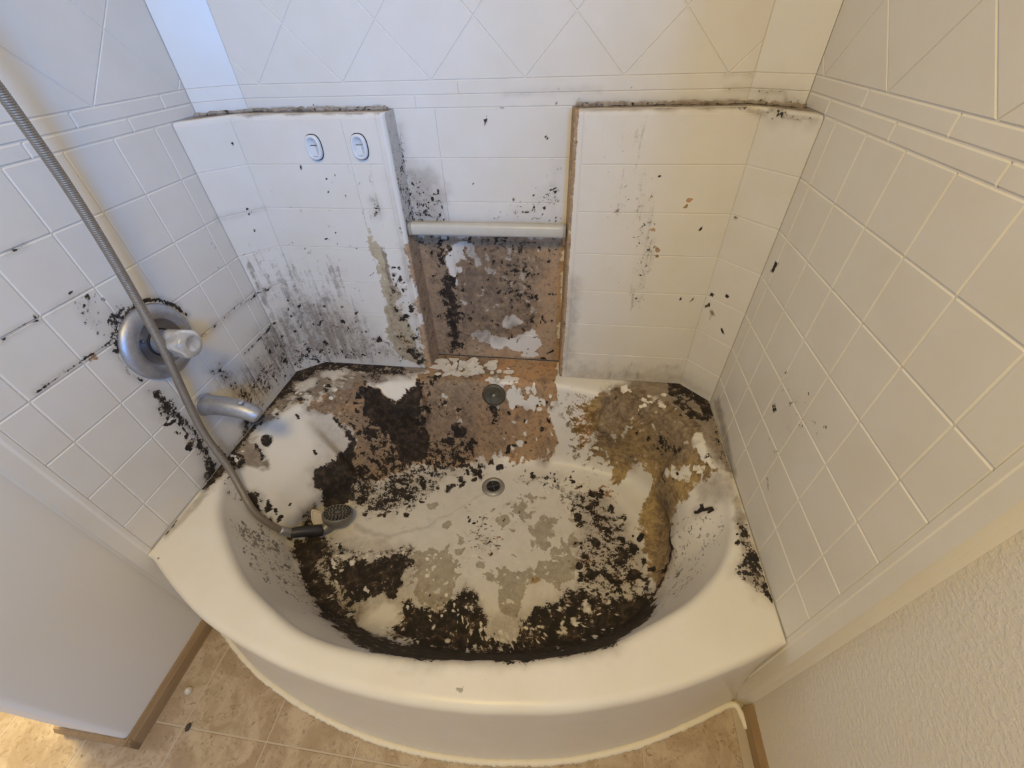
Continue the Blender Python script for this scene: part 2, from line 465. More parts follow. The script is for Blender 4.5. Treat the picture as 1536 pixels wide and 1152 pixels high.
class Stains:
    def __init__(s, where):
        s.w = where; s.L = []; s.chart = chart_wall if where == 'W' else chart_tub
    def poly(s, ch, pts, val=1.0, soft=4, op='max', warp=1.5, halo=True):
        P3 = np.array([cast(u, v, s.w) for u, v in pts]); Q = s.chart(P3)
        px = np.array(pts, float)
        pc = np.hypot(*(Q - np.roll(Q, 1, 0)).T).sum(); pp = np.hypot(*(px - np.roll(px, 1, 0)).T).sum()
        if op == 'max' and soft >= 3: soft = soft * 1.5
        if halo and op == 'max' and ch == 'K' and val >= 0.35 and pp > 60: s.L.append(('D', Q, val * 0.62, (soft * 1.6 + 6) * pc / pp, op, warp * pc / pp))
        s.L.append((ch, Q, val, soft * pc / max(pp, 1), op, warp * pc / max(pp, 1)))
    def stroke(s, ch, pts, w, val=1.0, soft=None, op='max', warp=0.6):
        P = [np.array(p, float) for p in pts]; a = []; b = []
        for i, p in enumerate(P):
            t = P[min(i + 1, len(P) - 1)] - P[max(i - 1, 0)]; t = t / np.hypot(*t); n = np.array([-t[1], t[0]])
            ww = w[i] if hasattr(w, '__len__') else w
            a.append(p + n * ww / 2); b.append(p - n * ww / 2)
        ww = np.mean(w)
        s.poly(ch, [tuple(q) for q in a + b[::-1]], val, soft if soft is not None else max(1.0, ww * 0.3), op, warp)
    def dot(s, ch, x, y, r, val=1.0, soft=None, op='max', ry=None, rot=0):
        ry = ry or r; pts = []
        for k in range(12):
            t = 2 * math.pi * k / 12; c, d = r * math.cos(t), ry * math.sin(t)
            pts.append((x + c * math.cos(rot) - d * math.sin(rot), y + c * math.sin(rot) + d * math.cos(rot)))
        s.poly(ch, pts, val, soft if soft is not None else max(1.0, r * 0.3), op, 1.1 if r < 8 else 0.6)
    def scatter(s, ch, pts, n, r0, r1, val=1.0, op='max', seed=1):
        g = random.Random(seed); xs = [p[0] for p in pts]; ys = [p[1] for p in pts]; k = 0; t = 0
        while k < n and t < n * 30:
            t += 1; x, y = g.uniform(min(xs), max(xs)), g.uniform(min(ys), max(ys)); ins = False
            for i in range(len(pts)):
                a, b = pts[i], pts[(i + 1) % len(pts)]
                if (a[1] > y) != (b[1] > y) and x < (b[0] - a[0]) * (y - a[1]) / (b[1] - a[1]) + a[0]: ins = not ins
            if not ins: continue
            k += 1; r = r0 + (r1 - r0) * g.random() ** 2.2
            s.dot(ch, x, y, r * g.uniform(0.8, 1.5), val * g.uniform(0.72, 1.0), max(0.9, r * (0.65 if op == 'max' else 0.4)), op, r * g.uniform(0.6, 1.0), g.uniform(0, 3.1))
    def eval(s, V):
        V = np.asarray(V, float); Q = s.chart(V); out = np.zeros((len(V), 6))
        sc = 1.0
        wx = (fbm(Q[:, 0] * 38, Q[:, 1] * 38, 3) - 0.5); wy = (fbm(Q[:, 0] * 38 + 9, Q[:, 1] * 38 - 5, 8) - 0.5)
        for ch, P, val, soft, op, warp in s.L:
            pad = soft * 2 + warp * 8
            lo = P.min(0) - pad; hi = P.max(0) + pad
            k = np.where((Q[:, 0] > lo[0]) & (Q[:, 0] < hi[0]) & (Q[:, 1] > lo[1]) & (Q[:, 1] < hi[1]))[0]
            if len(k) == 0: continue
            q = Q[k] + np.stack([wx[k], wy[k]], 1) * warp * 14
            dmin = np.full(len(k), 1e9); ins = np.zeros(len(k), bool)
            for i in range(len(P)):
                a = P[i]; b = P[(i + 1) % len(P)]; e = b - a; L2 = max(e @ e, 1e-14)
                t = np.clip((q - a) @ e / L2, 0, 1); d = q - a - t[:, None] * e
                dmin = np.minimum(dmin, np.hypot(d[:, 0], d[:, 1]))
                cr = (a[1] > q[:, 1]) != (b[1] > q[:, 1])
                den = b[1] - a[1] if abs(b[1] - a[1]) > 1e-14 else 1e-14
                ins ^= cr & (q[:, 0] < (b[0] - a[0]) * (q[:, 1] - a[1]) / den + a[0])
            sd = np.where(ins, dmin, -dmin)
            mk = sstep(-soft, soft, sd)
            for c in (range(6) if ch == 'all' else ['KTOGDS'.index(x) for x in ch]):
                if op == 'max': out[k, c] = np.maximum(out[k, c], mk * val)
                elif op == 'add': out[k, c] = np.minimum(1, out[k, c] + mk * val)
                else: out[k, c] *= 1 - mk * val
        pt = 0.72 + 0.56 * fbm(Q[:, 0] * 30 + 31, Q[:, 1] * 30 + 7, 40, 4)
        for c, e in ((0, 1.12), (4, 0.85), (5, 1.1)):
            out[:, c] = np.clip(np.where(out[:, c] < 0.93, out[:, c] * pt, out[:, c]), 0, 1) ** e
        return out[:, :3], out[:, 3:]

# ------------------------------------------------------------------ where the mould, rust and wear sit (photo points cast onto the surfaces)
TS = Stains('T'); WS = Stains('W')
rnd = random.Random(5)
# --- basin back wall: tan / rust where the finish has gone
TS.poly('T', [(500, 622), (545, 598), (556, 572), (640, 560), (650, 530), (740, 530), (800, 530), (838, 535), (836, 590), (826, 622), (836, 660), (824, 692), (790, 690), (742, 682),
              (690, 695), (640, 702), (600, 708), (560, 722), (534, 722), (527, 692), (531, 660)], 1.0, 5)
TS.poly('D', [(640, 566), (720, 562), (725, 690), (640, 702), (560, 722), (534, 720), (530, 662), (505, 630), (548, 598), (620, 640)], 0.72, 14)
TS.poly('D', [(720, 575), (760, 575), (770, 660), (735, 690), (715, 680)], 0.45, 12)
TS.poly('T', [(840, 690), (900, 668), (905, 640), (890, 590), (860, 580), (855, 640), (830, 690)], 0.42, 10)
TS.poly('T', [(486, 600), (545, 578), (562, 600), (548, 640), (532, 662), (500, 624)], 0.72, 6)
TS.poly('D', [(648, 530), (740, 528), (745, 562), (650, 566)], 0.55, 6)
TS.poly('K', [(648, 535), (700, 530), (720, 545), (690, 556), (652, 556)], 0.35, 6)
# white left in the rust
for p in ([(760, 590), (775, 574), (787, 592), (811, 606), (813, 618), (785, 609), (771, 613), (764, 600)], [(726, 566), (768, 562), (772, 576), (752, 574), (728, 578)],
          [(790, 577), (803, 572), (806, 592), (796, 594)], [(836, 566), (862, 572), (860, 640), (868, 700), (846, 716), (832, 690), (842, 640)]):
    TS.poly('TDO', p, 1.0, 2, 'mul', 1.6)
# --- bump with black below
TS.poly('K', [(540, 576), (552, 578), (566, 579), (572, 590), (584, 600), (597, 597), (612, 588), (621, 572), (628, 572), (631, 611), (634, 644), (648, 670), (640, 690), (613, 703), (596, 697),
              (588, 667), (584, 649), (562, 640), (548, 617)], 1.0, 6)
TS.poly('K', [(536, 572), (560, 610), (600, 660), (690, 640), (720, 676), (700, 696), (640, 706), (570, 716), (545, 700), (560, 660), (540, 610)], 0.50, 12)
TS.poly('K', [(634, 610), (652, 560), (640, 560), (632, 585)], 0.45, 5)
for x, y, r in ((654, 566, 7), (690, 648, 10), (676, 662, 9), (705, 672, 8), (712, 664, 6), (640, 612, 8), (735, 690, 6), (762, 676, 6), (741, 612, 6), (690, 620, 4), (668, 600, 4)):
    TS.dot('K', x, y, r, 0.85)
TS.stroke('K', [(741, 606), (742, 622), (739, 640)], (16, 10, 5), 0.62, 5)
TS.poly('all', [(552, 572), (590, 556), (622, 556), (623, 574), (613, 588), (600, 598), (586, 600), (575, 590), (568, 581), (553, 578)], 1.0, 3, 'mul', 0.8)
TS.poly('D', [(452, 608), (505, 588), (548, 568), (554, 584), (545, 600), (520, 614), (480, 624)], 0.62, 6)
TS.poly('T', [(452, 608), (505, 588), (548, 568), (552, 590), (540, 640), (524, 652), (500, 622), (480, 618)], 0.78, 6)
TS.poly('K', [(525, 585), (552, 570), (556, 584), (562, 620), (548, 620), (538, 600)], 0.42, 7)
TS.scatter('K', [(500, 600), (550, 575), (560, 640), (540, 690), (530, 650)], 50, 0.9, 4, 0.95, 'max', 81)
# --- white back-rest on the left: clean with soft black foot
TS.poly('D', [(470, 610), (500, 625), (528, 660), (522, 690), (488, 700), (474, 660), (468, 630)], 0.27, 12)
TS.poly('K', [(470, 704), (484, 694), (500, 687), (515, 672), (527, 658), (531, 690), (538, 712), (530, 728), (526, 756), (500, 762), (480, 748), (470, 724)], 1.0, 5)
TS.poly('K', [(524, 690), (560, 700), (560, 730), (545, 748), (524, 760)], 0.55, 8)
TS.poly('D', [(524, 690), (565, 700), (565, 730), (545, 752), (524, 764)], 0.8, 8)
TS.stroke('K', [(500, 626), (512, 640), (528, 660), (531, 690)], (3, 5, 8, 9), 0.9, 3)
TS.dot('K', 399, 661, 9, 0.95, 3); TS.dot('K', 473, 678, 3, 1.0); TS.dot('K', 499, 686, 3, 1.0); TS.dot('K', 444, 626, 3, 0.9)
TS.poly('D', [(358, 661), (372, 660), (384, 668), (396, 684), (396, 698), (402, 704), (384, 700), (366, 694)], 1.0, 3)
TS.stroke('K', [(380, 664), (392, 676), (394, 690)], 4, 0.9, 2)
TS.poly('K', [(368, 740), (382, 742), (391, 752), (393, 766), (384, 768), (374, 758)], 0.95, 3)
for x, y, r in ((403, 766, 6), (413, 771, 3), (420, 779, 4.5), (406, 784, 6), (396, 776, 3), (434, 808, 7), (446, 815, 6), (436, 754, 2.5), (402, 757, 3)):
    TS.dot('K', x, y, r, 0.95)
TS.poly('K', [(452, 762), (470, 756), (480, 775), (470, 792), (452, 790)], 0.55, 4)
TS.poly('D', [(452, 762), (470, 756), (480, 775), (470, 792), (452, 790)], 0.8, 4)
# --- mouldy ledge along the back left and the corner by the left wall
ledge = [(333, 693), (359, 654), (379, 631), (402, 590), (425, 563), (458, 540), (498, 536), (551, 536), (630, 546), (648, 551), (623, 559), (551, 563), (537, 577), (504, 592), (468, 603), (432, 611),
         (379, 648), (376, 660), (366, 697), (338, 704)]
TS.poly('D', ledge, 1.0, 4)
TS.stroke('K', [(338, 694), (360, 662), (384, 634), (410, 596), (432, 572), (462, 548), (500, 546), (560, 546), (610, 552)], (13, 12, 11, 14, 17, 18, 12, 9, 6), 0.80, 5)
TS.poly('K', [(540, 560), (600, 552), (622, 558), (560, 570), (545, 580)], 0.6, 4)
for x, y, r, ry, ro in ((460, 577, 20, 9, -0.5), (502, 560, 24, 7, -0.15), (424, 615, 14, 3, -0.55), (480, 602, 8, 2, -0.2)):
    TS.dot('DK', x, y, r, 0.95, 3, 'mul', ry, ro)
TS.poly('K', [(302, 722), (312, 700), (330, 688), (346, 690), (356, 692), (344, 704), (330, 716), (308, 738)], 0.72, 4)
TS.poly('D', [(302, 722), (312, 700), (330, 688), (346, 690), (356, 692), (344, 704), (330, 716), (308, 738)], 0.95, 4)
TS.poly('K', [(330, 722), (345, 714), (352, 738), (362, 752), (352, 750), (338, 734)], 0.36, 4)
TS.stroke('K', [(266, 776), (256, 790), (246, 804)], (6, 5, 3), 0.52, 2)
TS.stroke('D', [(310, 738), (280, 770), (246, 806)], (10, 8, 5), 0.34, 3)
TS.dot('K', 236, 838, 2.5, 0.7)
# --- left front wall: fine purple-grey speckle
TS.poly('S', [(339, 772), (395, 792), (432, 812), (446, 850), (466, 892), (520, 945), (560, 965), (500, 945), (440, 905), (390, 862), (352, 815)], 0.30, 10)
TS.poly('S', [(342, 776), (390, 792), (425, 815), (425, 838), (390, 830), (352, 805)], 0.46, 8)
# --- back left floor, speckled band
TS.poly('K', [(523, 748), (539, 728), (570, 716), (601, 704), (632, 697), (667, 691), (700, 691), (722, 704), (726, 718), (707, 712), (689, 703), (674, 712), (666, 724), (655, 743), (632, 750), (617, 774), (601, 766), (564, 772), (539, 774)], 0.50, 8)
TS.poly('D', [(530, 740), (575, 715), (640, 698), (655, 715), (640, 745), (600, 752), (560, 765), (536, 768)], 0.40, 8)
TS.stroke('K', [(660, 703), (680, 694), (704, 698), (720, 712), (722, 718)], (4, 5, 7, 8, 5), 0.95, 2)
TS.dot('K', 749, 698, 5, 1); TS.dot('K', 554, 760, 5, 1); TS.dot('K', 612, 744, 6, 0.9); TS.dot('K', 632, 727, 7, 0.8); TS.dot('K', 614, 772, 5, 0.9); TS.dot('K', 594, 738, 5, .8)
# --- dark floor in front
TS.poly('K', [(441, 806), (470, 800), (489, 809), (496, 826), (478, 842), (482, 866), (500, 886), (518, 915), (542, 934), (572, 958), (632, 978), (740, 990), (640, 996), (560, 978), (500, 940), (462, 892), (446, 850)], 0.82, 6)
TS.poly('D', [(441, 806), (470, 800), (489, 809), (500, 830), (482, 842), (486, 866), (520, 900), (560, 920), (590, 930), (640, 975), (740, 988), (640, 994), (560, 976), (500, 940), (462, 892), (446, 850)], 0.9, 6)
TS.poly('K', [(495, 838), (532, 836), (551, 843), (570, 835), (601, 832), (622, 822), (616, 850), (606, 873), (589, 899), (570, 893), (552, 900), (539, 905), (515, 895), (500, 880), (490, 865)], 0.76, 6)
TS.poly('D', [(495, 838), (532, 836), (551, 843), (570, 835), (601, 832), (622, 822), (616, 850), (606, 873), (589, 899), (570, 893), (539, 905), (515, 895), (490, 865)], 1.0, 6)
TS.stroke('S', [(500, 822), (540, 832), (600, 826), (624, 818)], (14, 16, 12, 8), 0.45, 5)
FB = [(588, 934), (602, 905), (616, 899), (634, 912), (657, 916), (676, 899), (698, 880), (712, 890), (724, 906), (729, 938), (736, 953), (750, 960), (774, 956), (781, 934), (796, 918), (821, 911), (840, 899),
      (852, 884), (865, 878), (877, 887), (890, 897), (909, 895), (931, 895), (952, 888), (973, 885), (984, 897), (970, 921), (945, 946), (915, 964), (859, 980), (765, 990), (640, 986), (590, 974), (568, 958)]
TS.poly('K', FB, 0.80, 7); TS.poly('D', FB, 0.9, 8)
TS.poly('K', [(600, 962), (700, 975), (800, 968), (880, 955), (940, 930), (985, 890), (975, 925), (920, 966), (860, 982), (765, 992), (640, 988)], 0.95, 6)
TS.poly('D', [(436, 800), (500, 800), (620, 815), (640, 900), (700, 870), (740, 920), (800, 905), (860, 870), (990, 870), (990, 900), (920, 970), (765, 994), (620, 985), (500, 940), (446, 850)], 0.42, 12)
TS.scatter('KD', [(560, 955), (600, 910), (700, 885), (725, 920), (735, 955), (780, 955), (700, 976), (600, 968)], 46, 1.2, 4.2, 1.0, 'mul', 4)
TS.scatter('KD', [(800, 925), (860, 890), (960, 895), (930, 950), (860, 972), (780, 975)], 34, 1.2, 5.5, 0.95, 'mul', 5)
TS.scatter('KD', [(488, 850), (520, 880), (560, 880), (590, 860), (560, 900), (520, 925), (495, 895)], 34, 1.2, 4.5, 1.0, 'mul', 6)
# --- right hand speckle
SPK = [(868, 815), (885, 790), (872, 765), (860, 748), (885, 742), (905, 755), (925, 772), (942, 800), (957, 821), (954, 859), (965, 872), (950, 888), (890, 888), (868, 862)]
TS.poly('K', SPK, 0.48, 8); TS.poly('D', SPK, 0.55, 9); TS.poly('T', SPK, 0.45, 9)
for x, y, r in ((886, 760, 5), (868, 776, 5), (866, 786, 4), (893, 814, 7), (950, 822, 8), (888, 862, 6), (952, 862, 9), (930, 840, 5), (960, 804, 5), (868, 850, 6), (873, 862, 6), (871, 872, 5), (917, 845, 4), (905, 790, 4)):
    TS.dot('K', x, y, r, 0.92)
TS.stroke('K', [(727, 772), (722, 790), (714, 800), (730, 812), (742, 806)], 9, 0.42, 4)
TS.poly('K', [(700, 800), (730, 780), (750, 800), (740, 830), (706, 830)], 0.30, 8)
TS.stroke('K', [(776, 718), (792, 722), (810, 716), (842, 718)], 7, 0.45, 3)
TS.poly('S', [(800, 720), (850, 715), (880, 740), (900, 760), (860, 765), (820, 740)], 0.42, 8)
TS.poly('T', [(850, 730), (905, 720), (935, 745), (905, 760), (870, 745)], 0.5, 6)
# --- grey worn-through patches of floor
for p in ([(620, 831), (642, 824), (673, 817), (679, 840), (692, 856), (682, 878), (673, 906), (654, 918), (632, 909), (620, 890), (629, 871), (617, 852)],
          [(724, 856), (743, 851), (777, 859), (802, 845), (827, 834), (859, 822), (870, 838), (860, 865), (842, 884), (821, 871), (798, 874), (784, 895), (777, 922), (765, 928), (749, 915), (743, 884)],
          [(790, 790), (815, 772), (836, 780), (832, 802), (815, 820), (796, 816)], [(768, 759), (790, 755), (810, 771), (787, 778), (772, 772)],
          [(776, 742), (800, 738), (815, 746), (798, 752)], [(820, 832), (842, 836), (858, 822), (850, 812), (826, 820)], [(838, 806), (862, 800), (866, 818), (846, 822)]):
    TS.poly('G', p, 0.85, 4, warp=1.6)
for x, y, r, ry, ro in ((671, 788, 10, 5, -0.7), (754, 782, 10, 8, 0), (690, 809, 5, 6, 0), (649, 759, 9, 5, -.3), (769, 795, 5, 3, .6), (690, 828, 7, 5, 0), (720, 848, 8, 5, .5)):
    TS.dot('G', x, y, r, 0.95, 2, 'max', ry, ro)
TS.poly('KDST', [(545, 925), (575, 908), (600, 912), (598, 935), (578, 955), (555, 950), (538, 940)], 0.75, 6, 'mul')
TS.dot('O', 800, 872, 6, 0.8)
# --- right: ochre slopes, brown ledge, dark corner
TS.poly('O', [(870, 606), (905, 588), (960, 582), (1010, 606), (1050, 640), (1074, 702), (1043, 731), (1018, 756), (1010, 774), (1007, 815), (1003, 852), (988, 884), (972, 850), (960, 800), (953, 770),
              (968, 716), (955, 700), (935, 728), (912, 724), (893, 708), (882, 690), (893, 650)], 0.88, 7)
TS.poly('O', [(838, 600), (870, 590), (880, 640), (872, 700), (850, 690)], 0.30, 10)
TS.poly('D', [(985, 690), (1004, 700), (1010, 740), (1008, 815), (1003, 856), (985, 884), (974, 850), (990, 770), (985, 730)], 0.55, 8)
TS.poly('D', [(905, 592), (946, 568), (1009, 566), (1062, 588), (1080, 628), (1096, 700), (1085, 706), (1060, 668), (1030, 690), (1010, 700), (985, 680), (975, 645), (950, 640), (930, 650), (910, 690), (900, 650)], 0.82, 9)
TS.poly('K', [(1000, 572), (1020, 568), (1045, 578), (1070, 594), (1078, 616), (1070, 632), (1050, 634), (1030, 624), (1012, 604)], 0.76, 4)
TS.poly('D', [(1000, 570), (1020, 566), (1048, 576), (1074, 594), (1080, 616), (1100, 712), (1092, 716), (1068, 664), (1050, 640), (1020, 616)], 1.0, 4)
TS.poly('K', [(1068, 630), (1079, 625), (1100, 712), (1094, 714), (1075, 670)], 0.48, 5)
TS.dot('DKO', 1036, 606, 22, 0.85, 3, 'mul', 5, 0.72)
TS.poly('K', [(985, 658), (1000, 655), (1004, 672), (1022, 668), (1020, 680), (1000, 684), (984, 672)], 0.62, 4)
TS.stroke('K', [(980, 702), (990, 706), (996, 720), (1002, 730)], 4, 0.6, 2)
for p in ([(1035, 655), (1055, 650), (1062, 668), (1070, 700), (1064, 702), (1050, 684)], [(1008, 706), (1028, 700), (1036, 712), (1022, 722), (1010, 724)], [(1050, 704), (1058, 708), (1056, 718)],
          [(957, 606), (978, 602), (976, 614), (962, 612)], [(1012, 634), (1022, 628), (1022, 636)], [(943, 640), (948, 632), (944, 655), (936, 655)], [(962, 635), (967, 632), (960, 652)],
          [(925, 735), (940, 705), (960, 698), (977, 715), (966, 745), (956, 770), (935, 770)], [(905, 690), (915, 705), (914, 726), (890, 706), (885, 688)]):
    TS.poly('DKOT', p, 1.0, 2, 'mul', 1.2)
TS.poly('D', [(1044, 726), (1074, 704), (1098, 720), (1100, 745), (1075, 752), (1050, 746)], 0.40, 8)
TS.stroke('K', [(1005, 796), (1007, 820), (1002, 846), (990, 876), (974, 906)], (3, 4, 4, 4, 4), 0.7, 2)
TS.stroke('K', [(1042, 769), (1056, 764), (1071, 761)], (5, 7, 6), 0.95, 2); TS.dot('K', 1055, 756, 5, 1); TS.dot('K', 1068, 766, 4, 1)
for x, y, r in ((981, 852, 5), (996, 855, 3), (971, 872, 6), (960, 806, 5)): TS.dot('K', x, y, r, 1)
TS.poly('S', [(1010, 780), (1080, 770), (1092, 790), (1070, 840), (1020, 895), (960, 940), (975, 910), (1005, 855)], 0.27, 8)
# right deck
TS.poly('K', [(1105, 806), (1122, 790), (1136, 830), (1148, 859), (1163, 904), (1148, 900), (1134, 884), (1127, 864), (1100, 862), (1107, 842), (1113, 821)], 0.62, 4)
TS.poly('D', [(1096, 745), (1104, 740), (1122, 790), (1148, 859), (1160, 900), (1142, 890), (1110, 862), (1108, 800)], 0.62, 5)
TS.dot('G', 688, 1040, 10, 0.62, 5, 'max', 8); 
# faint soil over the whole floor
TS.poly('D', [(540, 760), (700, 700), (880, 740), (940, 830), (850, 960), (600, 950), (520, 860)], 0.13, 30)
TS.stroke('D', [(530, 790), (580, 806), (640, 790), (690, 762), (726, 738)], (12, 8, 4, 3, 3), 0.34, 3)

# --- surround walls
low = [(345, 600), (356, 560), (382, 530), (396, 490), (415, 465), (432, 440), (470, 452), (520, 458), (548, 485), (565, 515), (600, 534), (560, 545), (500, 540), (450, 548), (420, 572), (395, 606), (372, 630)]
WS.poly('S', low, 0.52, 18)
WS.poly('D', low, 0.32, 18)
WS.poly('K', [(350, 610), (366, 590), (385, 560), (398, 540), (430, 520), (480, 520), (540, 520), (560, 540), (480, 546), (430, 566), (400, 600), (372, 630)], 0.36, 10)
WS.poly('S', [(365, 380), (420, 365), (450, 380), (520, 400), (545, 450), (530, 480), (440, 470), (400, 480)], 0.37, 22)
for pts, w, v in (([(372, 395), (400, 455), (430, 530)], 8, 0.62), ([(424, 418), (450, 478), (470, 530)], 4, 0.75), ([(378, 400), (384, 412)], 5, 0.7), ([(497, 455), (505, 490), (515, 530)], 5, 0.62), ([(466, 425), (482, 480)], 5, 0.5),
                  ([(466, 500), (468, 520)], 6, 0.75), ([(515, 500), (520, 530)], 6, 0.7), ([(395, 420), (420, 480)], 5, 0.5), ([(440, 500), (452, 540)], 6, 0.6)):
    WS.stroke('S', pts, w, v, 3)
WS.poly('K', [(560, 506), (572, 504), (580, 514), (586, 522), (576, 516), (560, 514)], 0.72, 3)
WS.poly('K', [(612, 520), (624, 516), (640, 530), (648, 545), (630, 546), (615, 540)], 0.6, 4)
# the tan tongue on the left column and specks beside it
WS.poly('O', [(570, 400), (590, 440), (612, 500), (620, 530), (600, 530), (584, 470)], 0.35, 6)
WS.poly('G', [(550, 345), (558, 348), (576, 375), (584, 420), (596, 440), (606, 470), (622, 500), (628, 520), (646, 548), (600, 540), (586, 516), (580, 480), (570, 430), (562, 385)], 0.95, 4)
WS.poly('D', [(576, 400), (596, 440), (622, 500), (646, 548), (600, 540), (586, 500)], 0.30, 6)
WS.poly('K', [(590, 425), (602, 450), (618, 480), (630, 515), (636, 530), (612, 530), (608, 490), (596, 456)], 0.36, 6)
WS.stroke('S', [(574, 368), (584, 420), (594, 440)], 6, 0.6, 2)
WS.stroke('S', [(508, 182), (516, 222), (526, 262), (540, 310), (552, 350)], (2, 4, 3, 4, 5), 0.46, 1.5)
WS.poly('S', [(540, 245), (572, 245), (575, 320), (560, 335), (548, 300)], 0.32, 8)
WS.stroke('K', [(560, 300), (566, 312), (564, 324)], 6, 0.42, 3)
for x, y, r in ((494, 237, 2), (462, 188, 3), (484, 187, 2), (464, 197, 2), (492, 286, 3), (376, 321, 4), (372, 309, 2.5), (350, 214, 3), (326, 262, 2), (240, 77, 3), (308, 81, 4), (253, 262, 2.5), (307, 228, 2), (487, 356, 3), (487, 268, 2),
                (519, 293, 2.5), (419, 240, 2.5), (322, 370, 2), (728, 185, 4), (711, 276, 3), (822, 207, 3.5), (754, 24, 2.5), (450, 122, 2.5), (497, 95, 2.5), (836, 157, 2.5), (440, 360, 2), (453, 373, 2), (504, 350, 2)):
    WS.dot('K', x, y, r * 0.7, 0.75, 1.0)
WS.stroke('K', [(266, 160), (272, 170)], 3, 0.7, 1)
# joints that have gone dark
for pts, w, v in (([(300, 504), (340, 474), (384, 440), (420, 424)], 3.5, 0.55), ([(365, 530), (400, 497), (408, 488)], 3.5, 0.6), ([(318, 416), (350, 390)], 2.5, 0.3), ([(325, 330), (396, 312)], 2.5, 0.36), ([(350, 388), (420, 370)], 2.5, 0.3),
                  ([(420, 370), (520, 373), (600, 376)], 2, 0.3), ([(442, 421), (540, 426), (610, 430)], 2, 0.3), ([(430, 312), (580, 315)], 1.6, 0.2), ([(0, 512), (28, 494), (60, 477)], 5, 0.52), ([(80, 464), (130, 434)], 4, 0.36),
                  ([(54, 590), (90, 565), (130, 538), (150, 522), (178, 508)], 5, 0.5), ([(8, 378), (42, 366)], 5, 0.45), ([(50, 470), (60, 480)], 5, 0.75), ([(215, 575), (180, 606)], 3, 0.3)):
    WS.stroke('K', pts, w, v, 2)
WS.poly('K', [(110, 450), (140, 442), (172, 470), (176, 505), (150, 512), (116, 480)], 0.27, 10)
WS.poly('K', [(160, 470), (180, 455), (200, 452), (192, 470), (180, 490), (176, 520), (182, 545), (170, 530), (166, 500)], 0.45, 6)
WS.stroke('K', [(198, 462), (214, 453), (236, 449), (260, 456), (280, 472)], (9, 6, 5, 5, 4), 0.85, 2)
WS.stroke('K', [(200, 458), (184, 480), (176, 506), (178, 536), (194, 560), (214, 572)], (10, 9, 8, 6, 5, 4), 0.62, 3)
WS.dot('T', 139, 535, 7, 0.7, 3)
# mould below the hose and around the spout
WS.poly('K', [(224, 590), (238, 584), (256, 594), (270, 612), (284, 630), (292, 648), (276, 644), (262, 628), (248, 624), (236, 612)], 0.60, 6)
WS.stroke('K', [(238, 612), (240, 622)], 5, 0.6, 2); WS.stroke('K', [(262, 632), (244, 640)], 4, 0.8, 1.5); WS.dot('K', 284, 671, 4, 0.95); WS.dot('K', 265, 651, 2.5, 0.9)
WS.stroke('K', [(284, 640), (298, 660), (310, 685), (318, 706), (310, 724)], (10, 12, 14, 22, 18), 0.66, 4)
WS.stroke('D', [(284, 640), (298, 660), (314, 690), (322, 704)], (6, 8, 12, 20), 0.5, 4)
WS.poly('K', [(316, 560), (335, 546), (345, 556), (368, 588), (372, 600), (356, 598), (340, 578), (322, 572)], 0.46, 5)
WS.poly('D', [(318, 560), (335, 548), (345, 556), (370, 590), (372, 604), (350, 594), (330, 582)], 0.55, 7)
WS.stroke('K', [(326, 668), (332, 680), (342, 690)], 8, 0.62, 3)
WS.poly('D', [(360, 640), (372, 618), (392, 600), (384, 630), (360, 664)], 0.9, 5)
WS.poly('K', [(352, 672), (364, 636), (384, 612), (402, 596), (384, 632), (360, 664), (340, 690)], 0.55, 5)
# recess between the columns
WS.poly('T', [(622, 352), (844, 352), (836, 560), (655, 556)], 0.92, 4)
WS.poly('D', [(640, 352), (800, 352), (806, 420), (800, 500), (700, 520), (660, 530)], 0.80, 14)
WS.poly('S', [(690, 380), (800, 380), (806, 480), (760, 510), (690, 500)], 0.5, 10)
WS.poly('K', [(660, 356), (672, 352), (676, 420), (690, 440), (692, 500), (694, 532), (676, 528), (668, 480), (662, 430)], 0.80, 9)
WS.poly('K', [(664, 420), (686, 430), (690, 500), (680, 520), (670, 470)], 0.95, 5)
WS.poly('K', [(740, 352), (790, 350), (806, 420), (800, 470), (770, 480), (748, 420)], 0.40, 12)
WS.poly('K', [(620, 352), (840, 352), (840, 364), (622, 366)], 0.35, 5)
WS.stroke('K', [(704, 354), (706, 372)], 6, 0.85, 2)
for p in ([(674, 362), (694, 364), (696, 390), (690, 396), (684, 424), (674, 418), (670, 400)], [(694, 364), (712, 368), (722, 398), (714, 400), (702, 378)], [(728, 374), (738, 388), (732, 390)],
          [(711, 502), (730, 492), (738, 504), (775, 506), (800, 490), (818, 500), (820, 516), (806, 536), (790, 534), (766, 522), (745, 520), (730, 510), (714, 512)],
          [(802, 366), (812, 370), (810, 410), (804, 400)], [(764, 370), (776, 374), (770, 394), (762, 388)], [(752, 480), (772, 472), (790, 482), (770, 496), (756, 492)]):
    WS.poly('all', p, 1.0, 2, 'mul', 1.4)
WS.poly('KDS', [(808, 360), (842, 356), (836, 548), (812, 540), (806, 450)], 0.75, 5, 'mul')
# recess above the bar
WS.poly('D', [(604, 250), (625, 246), (650, 262), (668, 290), (670, 336), (616, 336)], 0.42, 10)
WS.poly('K', [(606, 260), (636, 280), (664, 300), (668, 338), (618, 338)], 0.36, 9)
WS.stroke('K', [(600, 190), (606, 250), (618, 330)], (4, 8, 10), 0.5, 3)
WS.poly('K', [(740, 318), (790, 296), (820, 270), (838, 230), (842, 300), (838, 330), (770, 330)], 0.24, 12)
WS.stroke('S', [(630, 237), (840, 237)], 2, 0.25, 1)
